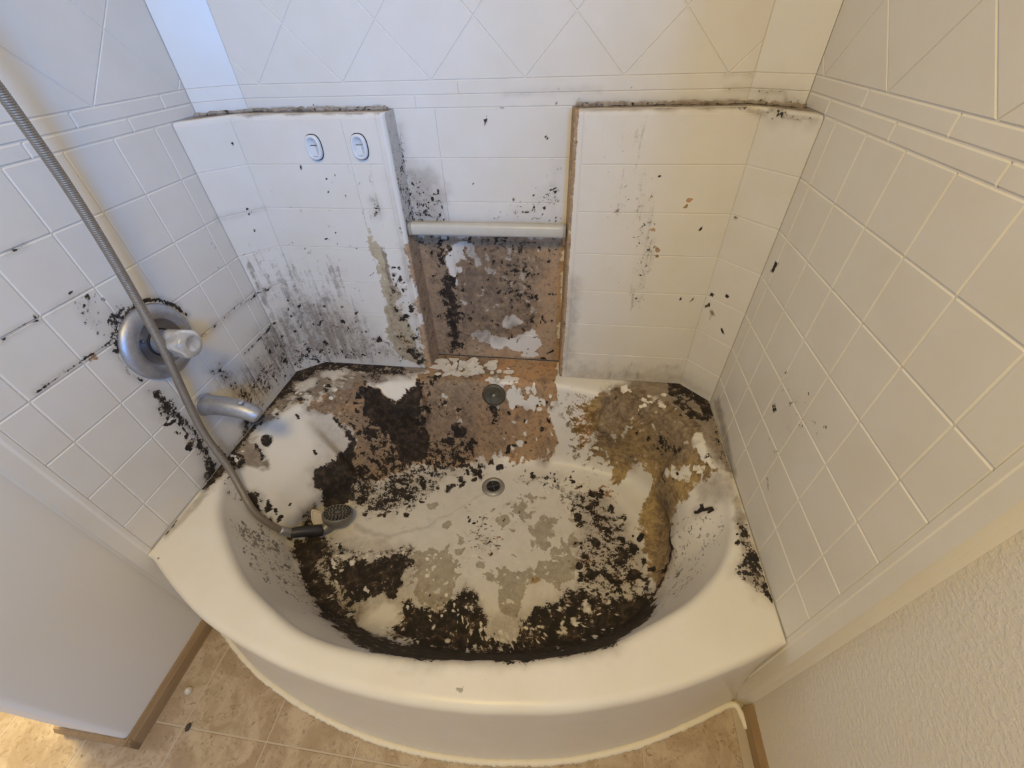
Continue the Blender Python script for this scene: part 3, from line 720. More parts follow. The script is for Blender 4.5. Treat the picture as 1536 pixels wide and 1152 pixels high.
# right column and right wall
WS.poly('S', [(885, 180), (1000, 180), (990, 240), (940, 240), (900, 220)], 0.14, 14)
WS.poly('S', [(900, 240), (985, 240), (985, 380), (965, 470), (940, 470), (930, 330)], 0.30, 14)
WS.poly('K', [(960, 290), (985, 290), (985, 360), (960, 470), (945, 460)], 0.22, 10)
WS.poly('D', [(850, 420), (866, 420), (856, 540), (842, 550)], 0.30, 6)
WS.poly('S', [(860, 540), (1000, 545), (1030, 560), (1000, 576), (860, 572)], 0.24, 10)
WS.poly('D', [(840, 550), (1020, 558), (1060, 590), (1000, 578), (850, 572)], 0.30, 10)
for x, y, r, ch in ((1030, 301, 4, 'T'), (1031, 310, 3, 'O'), (1168, 312, 5, 'O'), (982, 346, 4, 'T'), (985, 372, 5, 'T'), (984, 384, 4, 'O'), (1051, 346, 3.5, 'K'), (1019, 451, 3, 'K'), (1038, 452, 2.5, 'K'), (1069, 442, 3.5, 'K'), (1061, 459, 3, 'K'), (1082, 500, 3.5, 'K'),
                    (1093, 446, 2.5, 'K'), (1106, 328, 2.5, 'K'), (935, 228, 2, 'K'), (988, 264, 2, 'K'), (866, 311, 2.5, 'K'), (927, 316, 3, 'D'), (1066, 475, 3, 'D')):
    WS.dot(ch, x, y, r * 0.85, 0.9, 1.2)
for pts, w, v in (([(1157, 408), (1166, 394)], 4, 0.9), ([(1237, 640), (1242, 645)], 3, 0.9), ([(1160, 605), (1162, 618)], 4, 0.6), ([(1150, 715), (1152, 735)], 3, 0.4), ([(1396, 380), (1400, 372)], 3, 0.6), ([(1344, 324), (1346, 316)], 3, 0.5)):
    WS.stroke('K', pts, w, v, 1)
WS.poly('K', [(1160, 570), (1200, 570), (1215, 620), (1180, 690), (1165, 640)], 0.17, 16)
WS.stroke('D', [(1074, 600), (1084, 640), (1100, 714)], (8, 10, 8), 0.55, 4)
# grime creeping along the joints of the upper border
for pts, w, v in (([(755, 139), (800, 137), (900, 134)], 2, 0.35), ([(750, 117), (830, 115)], 2.5, 0.3), ([(740, 161), (860, 158)], 2.5, 0.3), ([(1090, 110), (1130, 109)], 2.5, 0.45), ([(1090, 132), (1130, 131)], 2, 0.4), ([(500, 122), (590, 121)], 1.6, 0.3)):
    WS.stroke('K', pts, w, v, 1.5)

# --- scattered colonies and chips
TS.scatter('K', [(530, 745), (560, 712), (640, 696), (720, 690), (730, 715), (660, 742), (600, 778), (540, 778)], 90, 1.3, 6.0, 1.0, 'max', 11)
TS.scatter('K', [(858, 750), (900, 735), (945, 790), (975, 850), (970, 890), (880, 895), (860, 860)], 95, 1.3, 6.5, 1.0, 'max', 12)
TS.scatter('D', [(858, 750), (900, 735), (945, 790), (975, 850), (970, 890), (880, 895), (860, 860)], 50, 4, 10, 0.75, 'max', 13)
TS.scatter('K', [(540, 590), (640, 570), (830, 570), (830, 690), (700, 690), (540, 720)], 110, 0.9, 3.6, 1.0, 'max', 14)
TS.scatter('K', [(620, 690), (690, 630), (720, 690), (640, 708), (560, 722), (535, 700), (545, 620), (590, 660)], 90, 1.5, 7, 1.0, 'max', 15)
TS.scatter('D', [(540, 600), (560, 640), (620, 640), (700, 570), (720, 690), (560, 720), (530, 700)], 46, 4, 13, 0.8, 'max', 16)
TS.scatter('TDO', [(700, 575), (835, 560), (850, 690), (740, 690)], 22, 1.5, 6, 1.0, 'mul', 17)
TS.scatter('K', [(690, 770), (760, 770), (760, 830), (690, 836)], 40, 0.8, 2.6, 0.9, 'max', 18)
TS.scatter('K', [(760, 705), (860, 705), (910, 750), (860, 770), (800, 730)], 46, 0.9, 4, 0.9, 'max', 19)
TS.scatter('G', [(700, 740), (880, 740), (870, 830), (700, 850)], 30, 2, 7, 0.8, 'max', 20)
TS.scatter('G', [(560, 900), (640, 900), (740, 930), (780, 940), (760, 960), (560, 950)], 16, 2, 7, 0.6, 'max', 21)
TS.scatter('S', [(339, 772), (395, 792), (432, 812), (446, 850), (466, 892), (540, 955), (500, 945), (440, 905), (390, 862), (352, 815)], 95, 0.9, 3.4, 0.95, 'max', 22)
TS.scatter('S', [(1015, 775), (1085, 770), (1088, 800), (1050, 860), (990, 920), (1005, 850)], 44, 0.8, 3.0, 0.9, 'max', 23)
TS.scatter('K', [(900, 600), (960, 580), (1050, 600), (1075, 690), (1010, 740), (930, 700)], 44, 0.9, 4.0, 0.9, 'max', 24)
TS.scatter('DKOT', [(900, 580), (1010, 570), (1060, 640), (1060, 720), (1000, 720), (900, 700)], 40, 1.5, 6, 1.0, 'mul', 25)
TS.scatter('D', [(885, 600), (1010, 575), (1060, 640), (1040, 700), (960, 700), (900, 690)], 40, 4, 14, 0.75, 'max', 26)
TS.scatter('K', [(340, 690), (400, 600), (460, 545), (600, 540), (640, 552), (540, 566), (470, 600), (380, 650)], 70, 1.2, 5, 0.95, 'max', 27)
TS.scatter('DK', [(345, 690), (400, 610), (470, 565), (600, 548), (540, 566), (470, 600), (380, 650)], 30, 1.2, 5, 0.95, 'mul', 28)
TS.scatter('K', [(1096, 780), (1120, 785), (1165, 905), (1130, 890), (1105, 860)], 30, 1.2, 5, 0.9, 'max', 29)
TS.scatter('D', [(560, 760), (880, 740), (940, 850), (800, 930), (600, 900)], 70, 5, 18, 0.26, 'max', 30)
TS.scatter('T', [(700, 700), (900, 700), (940, 800), (860, 880), (700, 860)], 40, 3, 9, 0.32, 'max', 31)
zone = [(352, 600), (385, 540), (410, 470), (440, 445), (530, 460), (560, 510), (600, 540), (500, 542), (430, 566), (380, 625)]
WS.scatter('K', zone, 210, 0.7, 3.2, 0.85, 'max', 41)
WS.scatter('S', zone, 90, 2, 8, 0.7, 'max', 42)
WS.scatter('K', [(380, 330), (440, 330), (560, 360), (560, 450), (420, 460), (380, 420)], 60, 0.7, 2.2, 0.7, 'max', 43)
WS.scatter('K', [(585, 400), (600, 400), (640, 520), (645, 548), (600, 540)], 80, 0.9, 4, 0.9, 'max', 44)
WS.scatter('K', [(625, 356), (840, 356), (832, 545), (655, 540)], 170, 0.9, 3.6, 0.9, 'max', 45)
WS.scatter('D', [(690, 370), (805, 370), (805, 490), (700, 510)], 60, 4, 14, 0.85, 'max', 46)
WS.scatter('all', [(690, 366), (810, 366), (800, 480), (700, 480)], 46, 1.0, 5, 0.75, 'mul', 47)
WS.scatter('K', [(606, 250), (668, 290), (670, 336), (616, 336)], 110, 0.6, 2.2, 0.9, 'max', 48)
WS.scatter('K', [(735, 325), (830, 250), (842, 250), (840, 334), (740, 334)], 60, 0.8, 2.4, 0.8, 'max', 49)
WS.scatter('K', [(880, 200), (990, 200), (990, 460), (930, 500)], 60, 0.6, 1.8, 0.6, 'max', 50)
WS.scatter('T', [(900, 250), (1000, 250), (985, 400), (930, 480)], 26, 0.8, 3, 0.7, 'max', 51)
WS.scatter('K', [(1150, 540), (1210, 560), (1230, 640), (1190, 730), (1150, 700)], 40, 0.6, 2.2, 0.6, 'max', 52)
WS.scatter('K', [(100, 430), (175, 450), (180, 510), (120, 510)], 40, 0.8, 3.2, 0.85, 'max', 53)
WS.scatter('K', [(224, 590), (256, 590), (300, 660), (320, 720), (290, 680), (250, 640)], 60, 1, 4.5, 0.9, 'max', 54)
WS.scatter('K', [(375, 150), (590, 150), (600, 340), (420, 340)], 50, 0.6, 1.8, 0.6, 'max', 55)
WS.scatter('K', [(780, 100), (1200, 100), (1180, 160), (780, 160)], 40, 0.6, 1.8, 0.5, 'max', 56)

TS.poly('K', [(470, 800), (500, 812), (512, 835), (520, 880), (540, 905), (530, 925), (500, 890), (478, 850)], 0.50, 9)
TS.poly('D', [(470, 800), (500, 812), (520, 835), (530, 880), (560, 910), (540, 940), (500, 890), (478, 850)], 0.75, 9)
TS.scatter('K', [(470, 800), (520, 815), (560, 835), (620, 815), (610, 880), (560, 905), (530, 930), (490, 880)], 70, 1.2, 6, 0.95, 'max', 61)
TS.scatter('KD', [(490, 815), (600, 822), (615, 835), (540, 835), (500, 870), (520, 905)], 46, 0.9, 3.2, 1.0, 'mul', 62)
TS.scatter('K', [(560, 960), (600, 905), (700, 878), (740, 955), (860, 880), (985, 880), (930, 955), (765, 988)], 110, 1.2, 6, 0.95, 'max', 63)
TS.scatter('KD', [(600, 960), (620, 905), (700, 885), (735, 955), (800, 920), (960, 900), (900, 960), (765, 978)], 120, 0.7, 2.6, 1.0, 'mul', 64)
TS.scatter('G', [(600, 820), (700, 810), (700, 920), (620, 920)], 26, 1.5, 6, 0.9, 'max', 65)
TS.scatter('G', [(615, 825), (690, 820), (690, 915), (625, 915)], 26, 1.0, 4, 1.0, 'mul', 66)
TS.scatter('G', [(724, 856), (870, 825), (860, 880), (770, 930)], 30, 1.0, 5, 1.0, 'mul', 67)
TS.scatter('TD', [(545, 600), (700, 575), (700, 690), (560, 710)], 30, 0.8, 3.5, 0.9, 'mul', 68)
TS.poly('T', [(690, 690), (760, 680), (830, 690), (836, 710), (760, 700)], 0.25, 10)

TS.poly('D', [(380, 648), (432, 611), (470, 603), (540, 578), (640, 556), (648, 546), (551, 532), (458, 536), (402, 588), (360, 650)], 0.95, 5)
TS.poly('D', [(560, 720), (640, 704), (700, 694), (720, 700), (660, 720), (600, 745), (545, 765), (530, 750)], 0.42, 10)
TS.poly('D', [(860, 745), (905, 740), (945, 790), (975, 850), (960, 890), (880, 890), (862, 850)], 0.50, 12)
TS.scatter('TD', [(390, 640), (470, 570), (620, 548), (540, 566), (470, 600)], 26, 1.2, 5, 0.9, 'mul', 71)
for x, y, r, ry, ro in ((460, 577, 19, 8, -0.5), (502, 560, 23, 6, -0.15)): TS.dot('DK', x, y, r, 0.85, 4, 'mul', ry, ro)
WS.poly('D', [(690, 352), (800, 352), (808, 470), (700, 500)], 0.55, 14)
WS.poly('T', [(805, 352), (846, 352), (838, 556), (806, 552)], 1.0, 3)

WS.poly('K', [(1186, 140), (1199, 138), (1204, 160), (1224, 168), (1224, 178), (1184, 170)], 0.55, 4)
WS.poly('D', [(1150, 156), (1184, 150), (1186, 136), (1200, 134), (1208, 158), (1228, 166), (1226, 180), (1180, 172)], 0.7, 4)
WS.stroke('D', [(375, 166), (470, 163), (584, 162)], 5, 0.5, 2)
WS.stroke('D', [(864, 156), (980, 156), (1100, 153), (1190, 162)], 7, 0.55, 3)
WS.stroke('K', [(864, 154), (980, 156), (1100, 154), (1190, 162)], 5, 0.35, 3)
WS.poly('D', [(612, 352), (660, 352), (668, 430), (690, 530), (658, 548)], 0.35, 8)
TS.poly('D', [(905, 592), (946, 570), (1009, 566), (1062, 590), (1060, 640), (1010, 640), (960, 620), (915, 640)], 0.95, 9)
TS.scatter('D', [(690, 570), (830, 560), (830, 690), (700, 690)], 30, 3, 11, 0.62, 'max', 82)
TS.scatter('KDOT', [(940, 590), (1000, 590), (1010, 625), (950, 625)], 12, 1.5, 6, 1.0, 'mul', 83)

TS.poly('K', [(350, 676), (382, 630), (408, 590), (433, 565), (462, 545), (500, 541), (560, 545), (602, 551), (560, 559), (500, 555), (468, 561), (442, 580), (408, 611), (374, 656), (356, 690)], 0.74, 4)
TS.scatter('DK', [(380, 645), (440, 585), (500, 556), (560, 556), (480, 598), (430, 610)], 24, 1.5, 6, 0.85, 'mul', 91)
TS.poly('K', [(330, 690), (350, 676), (366, 690), (352, 704), (330, 716), (308, 738), (304, 722)], 0.70, 4)

# ------------------------------------------------------------------ the room
TT = 0.0015                                  # how proud a moulded tile stands
DL, DR = XL - 0.012, XR + 0.032              # drywall faces left and right
ZC = 2.3
def struct(o, label, cat): return tag(o, label, cat, kind='structure')
fl = MB().box((-2.4, -2.8, -0.04), (1.8, 0.46, -0.0012)).build('floor', M['vinyl_joint'])
struct(fl, 'beige mottled vinyl tile floor beside the bathtub', 'floor')
def chunk(parent, name, x0, x1, y0, y1, z, mat, g=0.0016, b=0.0015):
    V = []
    for d, h in ((g, z - 0.0012), (g + b, z)):
        V += [(x0 + d, y0 + d, h), (x1 - d, y0 + d, h), (x1 - d, y1 - d, h), (x0 + d, y1 - d, h)]
    F = [(4, 5, 6, 7)] + [(i, (i + 1) % 4, 4 + (i + 1) % 4, 4 + i) for i in range(4)]
    return mesh(name, V, F, mat, parent)
FT = 0.2187
for i in range(-6, 6):
    for j in range(-8, 2):
        x0, y0 = -0.765 + i * FT, -0.72 + j * FT
        x1, y1 = min(x0 + FT, DR - 0.001), y0 + FT
        if x1 - x0 < 0.02 or (x1 > -1.04 and x0 < -0.84 and y0 > -0.72): continue
        if y0 > -0.5 - FT * 0.9 and x0 > -0.9 and y0 > -0.45: continue
        chunk(fl, 'floor_tile', x0, x1, y0, y1, 0.0, M['vinyl'])
struct(MB().box((-2.4, -2.8, ZC), (1.8, 0.46, ZC + 0.05)).build('ceiling', M['ceiling']), 'plain white ceiling', 'ceiling')
def wallbox(name, lo, hi, label):
    return struct(MB().box(lo, hi).build(name, M['drywall'], base=((lo[0] + hi[0]) / 2, (lo[1] + hi[1]) / 2, 0)), label, 'wall')
def rounded_stub():
    # left partition, bull-nosed at its free end
    x0, x1, y0, y1, r = -1.045, DL, -0.76, 0.46, 0.012
    P = [(x1, y1), (x0, y1)]
    for k in range(6):
        a = math.pi + k / 5 * math.pi / 2; P.append((x0 + r + r * math.cos(a), y0 + r + r * math.sin(a)))
    for k in range(6):
        a = 1.5 * math.pi + k / 5 * math.pi / 2; P.append((x1 - r + r * math.cos(a), y0 + r + r * math.sin(a)))
    n = len(P); V = [(x, y, 0) for x, y in P] + [(x, y, ZC) for x, y in P]
    F = [(i, (i + 1) % n, n + (i + 1) % n, n + i) for i in range(n)] + [tuple(reversed(range(n))), tuple(range(n, 2 * n))]
    return mesh('wall_left_front', V, F, M['drywall_smooth'], base=(-0.95, -0.2, 0))
struct(rounded_stub(), 'short painted partition wall ending at a wooden baseboard, beside the tub front', 'wall')
wallbox('wall_right_front', (DR, -1.12, 0), (DR + 0.12, 0.46, ZC), 'textured cream drywall with baseboard right of the tub skirt')
wallbox('wall_behind_surround', (-1.04, 0.36, 0), (DR, 0.46, ZC), 'drywall behind the tub surround')
wallbox('wall_right_return', (DR + 0.12, -1.12, 0), (1.8, -1.02, ZC), 'painted return wall beyond the right drywall')
wallbox('wall_far_right', (1.8, -2.8, 0), (1.9, -1.02, ZC), 'painted wall beside the window')
wallbox('wall_far_left', (-2.5, -2.8, 0), (-2.4, 0.46, ZC), 'painted wall across the bathroom')
wallbox('wall_back_left', (-2.4, 0.36, 0), (-1.045, 0.46, ZC), 'painted wall behind the short partition')
wallbox('wall_light_blocker', (0.02, -1.66, 0), (1.8, -1.56, 1.2), 'unseen waist-high blocker added to keep window light off the tub deck')  # added out of view to shade the tub deck from the blue daylight
wf = MB(); wx0, wx1, wz0, wz1 = 0.80, 1.44, 1.18, 2.06
wf.box((-2.4, -2.9, 0), (wx0, -2.8, ZC)).box((wx1, -2.9, 0), (1.8, -2.8, ZC)).box((wx0, -2.9, 0), (wx1, -2.8, wz0)).box((wx0, -2.9, wz1), (wx1, -2.8, ZC))
struct(wf.build('wall_front', M['drywall']), 'painted wall with the added window opening', 'wall')
wn = MB()  # frame of the unseen window, added as source of the blue daylight
for lo, hi in (((wx0, -2.88, wz0), (wx0 + 0.04, -2.82, wz1)), ((wx1 - 0.04, -2.88, wz0), (wx1, -2.82, wz1)), ((wx0 + 0.04, -2.88, wz0), (wx1 - 0.04, -2.82, wz0 + 0.04)), ((wx0 + 0.04, -2.88, wz1 - 0.04), (wx1 - 0.04, -2.82, wz1))):
    wn.box(lo, hi)
struct(wn.build('window_1', M['white_plastic']), 'white frame of an unseen window, added for the blue daylight', 'window')
# baseboards
def board(name, pts, h, th, label, z0=0.0):
    """profiled strip along plan points, inner side to the left"""
    q = MB(); prof = [(0, 0), (th, 0), (th, h * 0.72), (th * 0.45, h), (0, h)]
    for a, b in zip(pts[:-1], pts[1:]):
        a = np.array(a); b = np.array(b); e = (b - a) / np.hypot(*(b - a)); n = np.array([-e[1], e[0]])
        V = [(*(p + n * d), z0 + z) for p in (a, b) for d, z in prof]; k = len(prof)
        q.add(V, [(i, (i + 1) % k, k + (i + 1) % k, k + i) for i in range(k)] + [tuple(reversed(range(k))), tuple(range(k, 2 * k))])
    o = q.build(name, M['wood'], base=(*pts[0], 0)); return struct(o, label, 'baseboard')
board('baseboard_left', [(-1.045, -0.7605), (DL + 0.011, -0.7605)][::-1], 0.042, 0.011, 'short wooden baseboard return on the end of the partition wall')
board('baseboard_left_side', [(DL, -0.505), (DL, -0.772)][::-1][::-1], 0.046, 0.011, 'brown wooden baseboard at the foot of the partition wall')
board('baseboard_right', [(DR, -1.12), (DR, -0.515)], 0.05, 0.012, 'brown wooden baseboard below the right drywall')

# ------------------------------------------------------------------ moulded tub surround
def inset(poly, d):
    P = [np.array(p, float) for p in poly]; n = len(P); out = list(P)
    ar = sum(P[i][0] * P[(i + 1) % n][1] - P[(i + 1) % n][0] * P[i][1] for i in range(n))
    if ar < 0: P = P[::-1]; out = list(P)
    for i in range(n):
        a, b = P[i], P[(i + 1) % n]; e = b - a; L = np.hypot(*e)
        if L < 1e-9: continue
        nn = np.array([-e[1], e[0]]) / L
        out = clip(out, a + nn * d, nn)
        if len(out) < 3: return []
    return out
def clip(P, o, n):
    out = []
    for i in range(len(P)):
        a, b = P[i], P[(i + 1) % len(P)]; da = (a - o) @ n; db = (b - o) @ n
        if da >= 0: out.append(a)
        if (da > 0 > db) or (da < 0 < db): out.append(a + (b - a) * da / (da - db))
    return out
def fplane(o, e1, e2, n):
    o, e1, e2, n = (np.array(x, float) for x in (o, e1, e2, n))
    return lambda a, b, h: o + np.multiply.outer(a, e1) + np.multiply.outer(b, e2) + np.multiply.outer(h, n)
FL_ = fplane((XL - TT, 0, 0), (0, 1, 0), (0, 0, 1), (1, 0, 0))
FR_ = fplane((XR + TT, 0, 0), (0, 1, 0), (0, 0, 1), (-1, 0, 0))
FB_ = fplane((0, YB + TT, 0), (1, 0, 0), (0, 0, 1), (0, -1, 0))
def FC_(a, b, h):                            # column fronts: a = x, b = z
    a = np.asarray(a, float); b = np.asarray(b, float); h = np.asarray(h, float) + 0 * a
    return np.stack([a, ycol(b) + TT - h, b], -1)
def chamfer(p_lo, q_lo, p_hi, q_hi, zl, zh, n):
    p_lo, q_lo, p_hi, q_hi, n = (np.array(x, float) for x in (p_lo, q_lo, p_hi, q_hi, n))
    n = n / np.linalg.norm(n)
    def f(a, b, h):                          # a in 0..1 across, b = z
        a = np.asarray(a, float)[..., None]; t = ((np.asarray(b, float) - zl) / (zh - zl))[..., None]
        p = p_lo + (p_hi - p_lo) * t; q_ = q_lo + (q_hi - q_lo) * t
        xy = p + (q_ - p) * a + n * (np.asarray(h, float)[..., None] - TT)
        return np.concatenate([xy, np.asarray(b, float)[..., None] + 0 * xy[..., :1]], -1)
    return f
def rect_tile(parent, f, a0, a1, b0, b1, ga, gb, bev, asc=1.0, beva=None):
    """a rectangular tile; a-axis lengths are divided by asc when f takes fractions"""
    bump_a, bump_b = (beva or bev) / asc, bev
    a0 += ga / asc; a1 -= ga / asc; b0 += gb; b1 -= gb
    if a1 - a0 < 3 * bump_a or b1 - b0 < 3 * bump_b: return None
    tu, tv = np.meshgrid(np.linspace(a0, a1, 9), np.linspace(b0, b1, 9), indexing='ij')
    A, B = WS.eval(f(tu.ravel(), tv.ravel(), np.full(81, TT)))
    dirty = max(A.max(), B.max()) > 0.03
    na = max(3, int((a1 - a0) * asc / 0.0046)) if dirty else 1
    nb = max(3, int((b1 - b0) / 0.0046)) if dirty else 1
    ca = np.concatenate([[a0], np.linspace(a0 + bump_a, a1 - bump_a, na + 1), [a1]])
    cb = np.concatenate([[b0], np.linspace(b0 + bump_b, b1 - bump_b, nb + 1), [b1]])
    U, W = np.meshgrid(ca, cb, indexing='ij'); H = np.full(U.shape, TT); H[0, :] = H[-1, :] = 0; H[:, 0] = H[:, -1] = 0
    V = f(U.ravel(), W.ravel(), H.ravel()); F = grid_faces(len(ca), len(cb))
    A = B = None
    if dirty: A, B = WS.eval(V)
    return mesh('tile', V, F, M['surround'], parent, A=A, B=B)
def poly_tile(parent, f, poly, gap, bev):
    o = inset(poly, gap); i = inset(o, bev) if len(o) > 2 else []
    if len(i) < 3 or len(i) != len(o): return
    n = len(o); P = np.array(o + i); H = np.array([0.0] * n + [TT] * n)
    V = f(P[:, 0], P[:, 1], H); F = [tuple(range(n, 2 * n))] + [(k, (k + 1) % n, n + (k + 1) % n, n + k) for k in range(n)]
    A, B = WS.eval(V)
    return mesh('tile', V, F, M['surround'], parent)
def sheet(name, f, a, b, parent=None, base=None, step=0.008, stain=True):
    na = max(2, int((a[1] - a[0]) / step) + 1); nb = max(2, int((b[1] - b[0]) / step) + 1)
    U, W = np.meshgrid(np.linspace(*a, na), np.linspace(*b, nb), indexing='ij')
    V = f(U.ravel(), W.ravel(), np.zeros(U.size)); A = B = None
    if stain: A, B = WS.eval(V)
    return mesh(name, V, grid_faces(na, nb), M['surround'], parent, A=A, B=B, base=base)
ZB1, ZB2, ZT = 1.128, 1.1555, 2.25
wl = sheet('wall_left', FL_, (-0.495, 0.285), (ZD - 0.30, 1.34), base=(XL, -0.1, ZD))
struct(wl, 'white moulded tile surround wall with shower valve and tub spout', 'wall')
wr = sheet('wall_right', FR_, (-0.51, 0.285), (ZD - 0.30, 1.34), base=(XR, -0.1, ZD), step=0.02)
struct(wr, 'cream moulded tile surround wall facing the valve wall', 'wall')
wb = sheet('wall_back', FB_, (-0.745, 0.455), (ZD, 1.34), base=(-0.15, YB, ZD))
struct(wb, 'back tub surround wall with two raised columns and a mouldy recess', 'wall')
for par, f, a in ((wl, FL_, (-0.495, 0.285)), (wr, FR_, (-0.51, 0.285)), (wb, FB_, (-0.745, 0.455))):
    sheet('upper_panel', f, a, (1.34, ZT), par, step=0.3, stain=False)
UCL = chamfer((XL, 0.28), (-0.742, YB), (XL, 0.28), (-0.742, YB), Z0, ZT, (0.54, -0.84))
UCR = chamfer((XR, 0.28), (0.452, YB), (XR, 0.28), (0.452, YB), Z0, ZT, (-0.54, -0.84))
LCL = chamfer((XL, YC_L), (XF_L, float(ycol(ZD))), (XL, YC_L), (XF_L, float(ycol(Z0))), ZD, Z0, (0.68, -0.73))
LCR = chamfer((XR, YC_R), (XF_R, float(ycol(ZD))), (XR, YC_R), (XF_R, float(ycol(Z0))), ZD, Z0, (-0.68, -0.73))
for f in (UCL, UCR):
    U, W = np.meshgrid(np.linspace(0, 1, 8), np.linspace(Z0, ZT, 40), indexing='ij')
    V = f(U.ravel(), W.ravel(), np.zeros(U.size)); A, B = WS.eval(V)
    mesh('corner_panel', V, grid_faces(8, 40), M['surround'], wb, A=A, B=B)
for f in (UCL, UCR):
    for zb, zt in ((Z0, ZB1), (ZB1, ZB2), (ZB2, 1.75)): rect_tile(wb, f, 0.0, 1.0, zb, zt, 0.0001, 0.0007, 0.0012, 0.115, 0.0004)
# square tiles of the side walls
GJ = 0.0010
for par, f, y0, yc, yend in ((wl, FL_, 0.0345, YC_L, -0.456), (wr, FR_, -0.1935, YC_R, -0.474)):
    js = sorted([y0 + k * S for k in range(-8, 8) if yend + 0.03 < y0 + k * S < yc - 0.004] + [yend, yc])
    for k in range(7):
        zt, zb = Z0 - k * S, max(Z0 - (k + 1) * S, ZD + 0.002)
        for a, b in zip(js[:-1], js[1:]): rect_tile(par, f, a, b, zb, zt, GJ, GJ, 0.0017)
    # border of two thin courses
    for (zb, zt, off) in ((Z0, ZB1, 0.0), (ZB1, ZB2, 0.108)):
        off += (-0.036 if par is wr else 0.090)
        bj = sorted([off + k * 0.218 for k in range(-6, 6) if yend + 0.01 < off + k * 0.218 < 0.27] + [yend, 0.279])
        for a, b in zip(bj[:-1], bj[1:]): rect_tile(par, f, a, b, zb, zt, GJ, GJ, 0.002)
def diamonds(par, f, c0, pitch, lo, hi, z0, z1):
    hd = pitch / 2
    for r in range(0, 12):
        for c in range(-12, 13):
            cx = c0 + c * pitch + (hd if r % 2 else 0); cz = z0 + r * hd
            P = [np.array(p) for p in ((cx, cz - hd), (cx + hd, cz), (cx, cz + hd), (cx - hd, cz))]
            for o, n in (((lo, 0), (1, 0)), ((hi, 0), (-1, 0)), ((0, z0), (0, 1)), ((0, z1), (0, -1))):
                P = clip(P, np.array(o, float), np.array(n, float))
                if len(P) < 3: break
            if len(P) < 3: continue
            Q = []
            for p in P:
                if not Q or np.hypot(*(p - Q[-1])) > 1e-5: Q.append(p)
            if len(Q) > 2 and np.hypot(*(Q[0] - Q[-1])) < 1e-5: Q.pop()
            ar = 0.5 * sum(Q[i][0] * Q[(i + 1) % len(Q)][1] - Q[(i + 1) % len(Q)][0] * Q[i][1] for i in range(len(Q)))
            if len(Q) > 2 and abs(ar) > 2e-4: poly_tile(par, f, Q, 0.0007, 0.0013)
ZDM = 1.75
diamonds(wb, FB_, -0.036 + 0.10875, 0.2175, -0.742, 0.452, ZB2, ZDM)
diamonds(wr, FR_, 0.022 + 0.112, 0.224, -0.474, 0.279, ZB2, ZDM)
diamonds(wl, FL_, 0.033 + 0.112, 0.224, -0.456, 0.279, ZB2, ZDM)
# back border courses and square tiles of the recess
for (zb, zt, off) in ((Z0, ZB1, 0.0), (ZB1, ZB2, 0.108)):
    bj = [-0.742, -0.30 + off, 0.452]
    for a, b in zip(bj[:-1], bj[1:]): rect_tile(wb, FB_, a, b, zb, zt, 0.0001, 0.0007, 0.0012, 1.0, 0.0004)
rj = [COL_L + 0.004, -0.255, COL_R - 0.006]
for k in range(7):
    zt, zb = Z0 - k * S, max(Z0 - (k + 1) * S, ZD + 0.002)
    for a, b in zip(rj[:-1], rj[1:]): rect_tile(wb, FB_, a, b, zb, zt, 0.0001, 0.0007, 0.0012, 1.0, 0.0004)
# front returns of the side walls (step back to the drywall)
def ret(par, x0, x1, y0, y1, ym, zlo, name='flange'):
    P = [(x0, ym), (x0, y0 + 0.006), (x0 + (x1 - x0) * 0.12, y0 + 0.001), (x1 - (x1 - x0) * 0.15, y1 + 0.004), (x1, y1 - 0.004)]
    zs = np.linspace(zlo, ZT, 14); V = [(x, y, z) for x, y in P for z in zs]
    mesh(name, V, grid_faces(len(P), len(zs)), M['surround'], par, smooth=False)
ret(wl, XL, DL, -0.470, -0.494, -0.456, 0.0)
ret(wr, XR, DR, -0.490, -0.508, -0.474, 0.0)

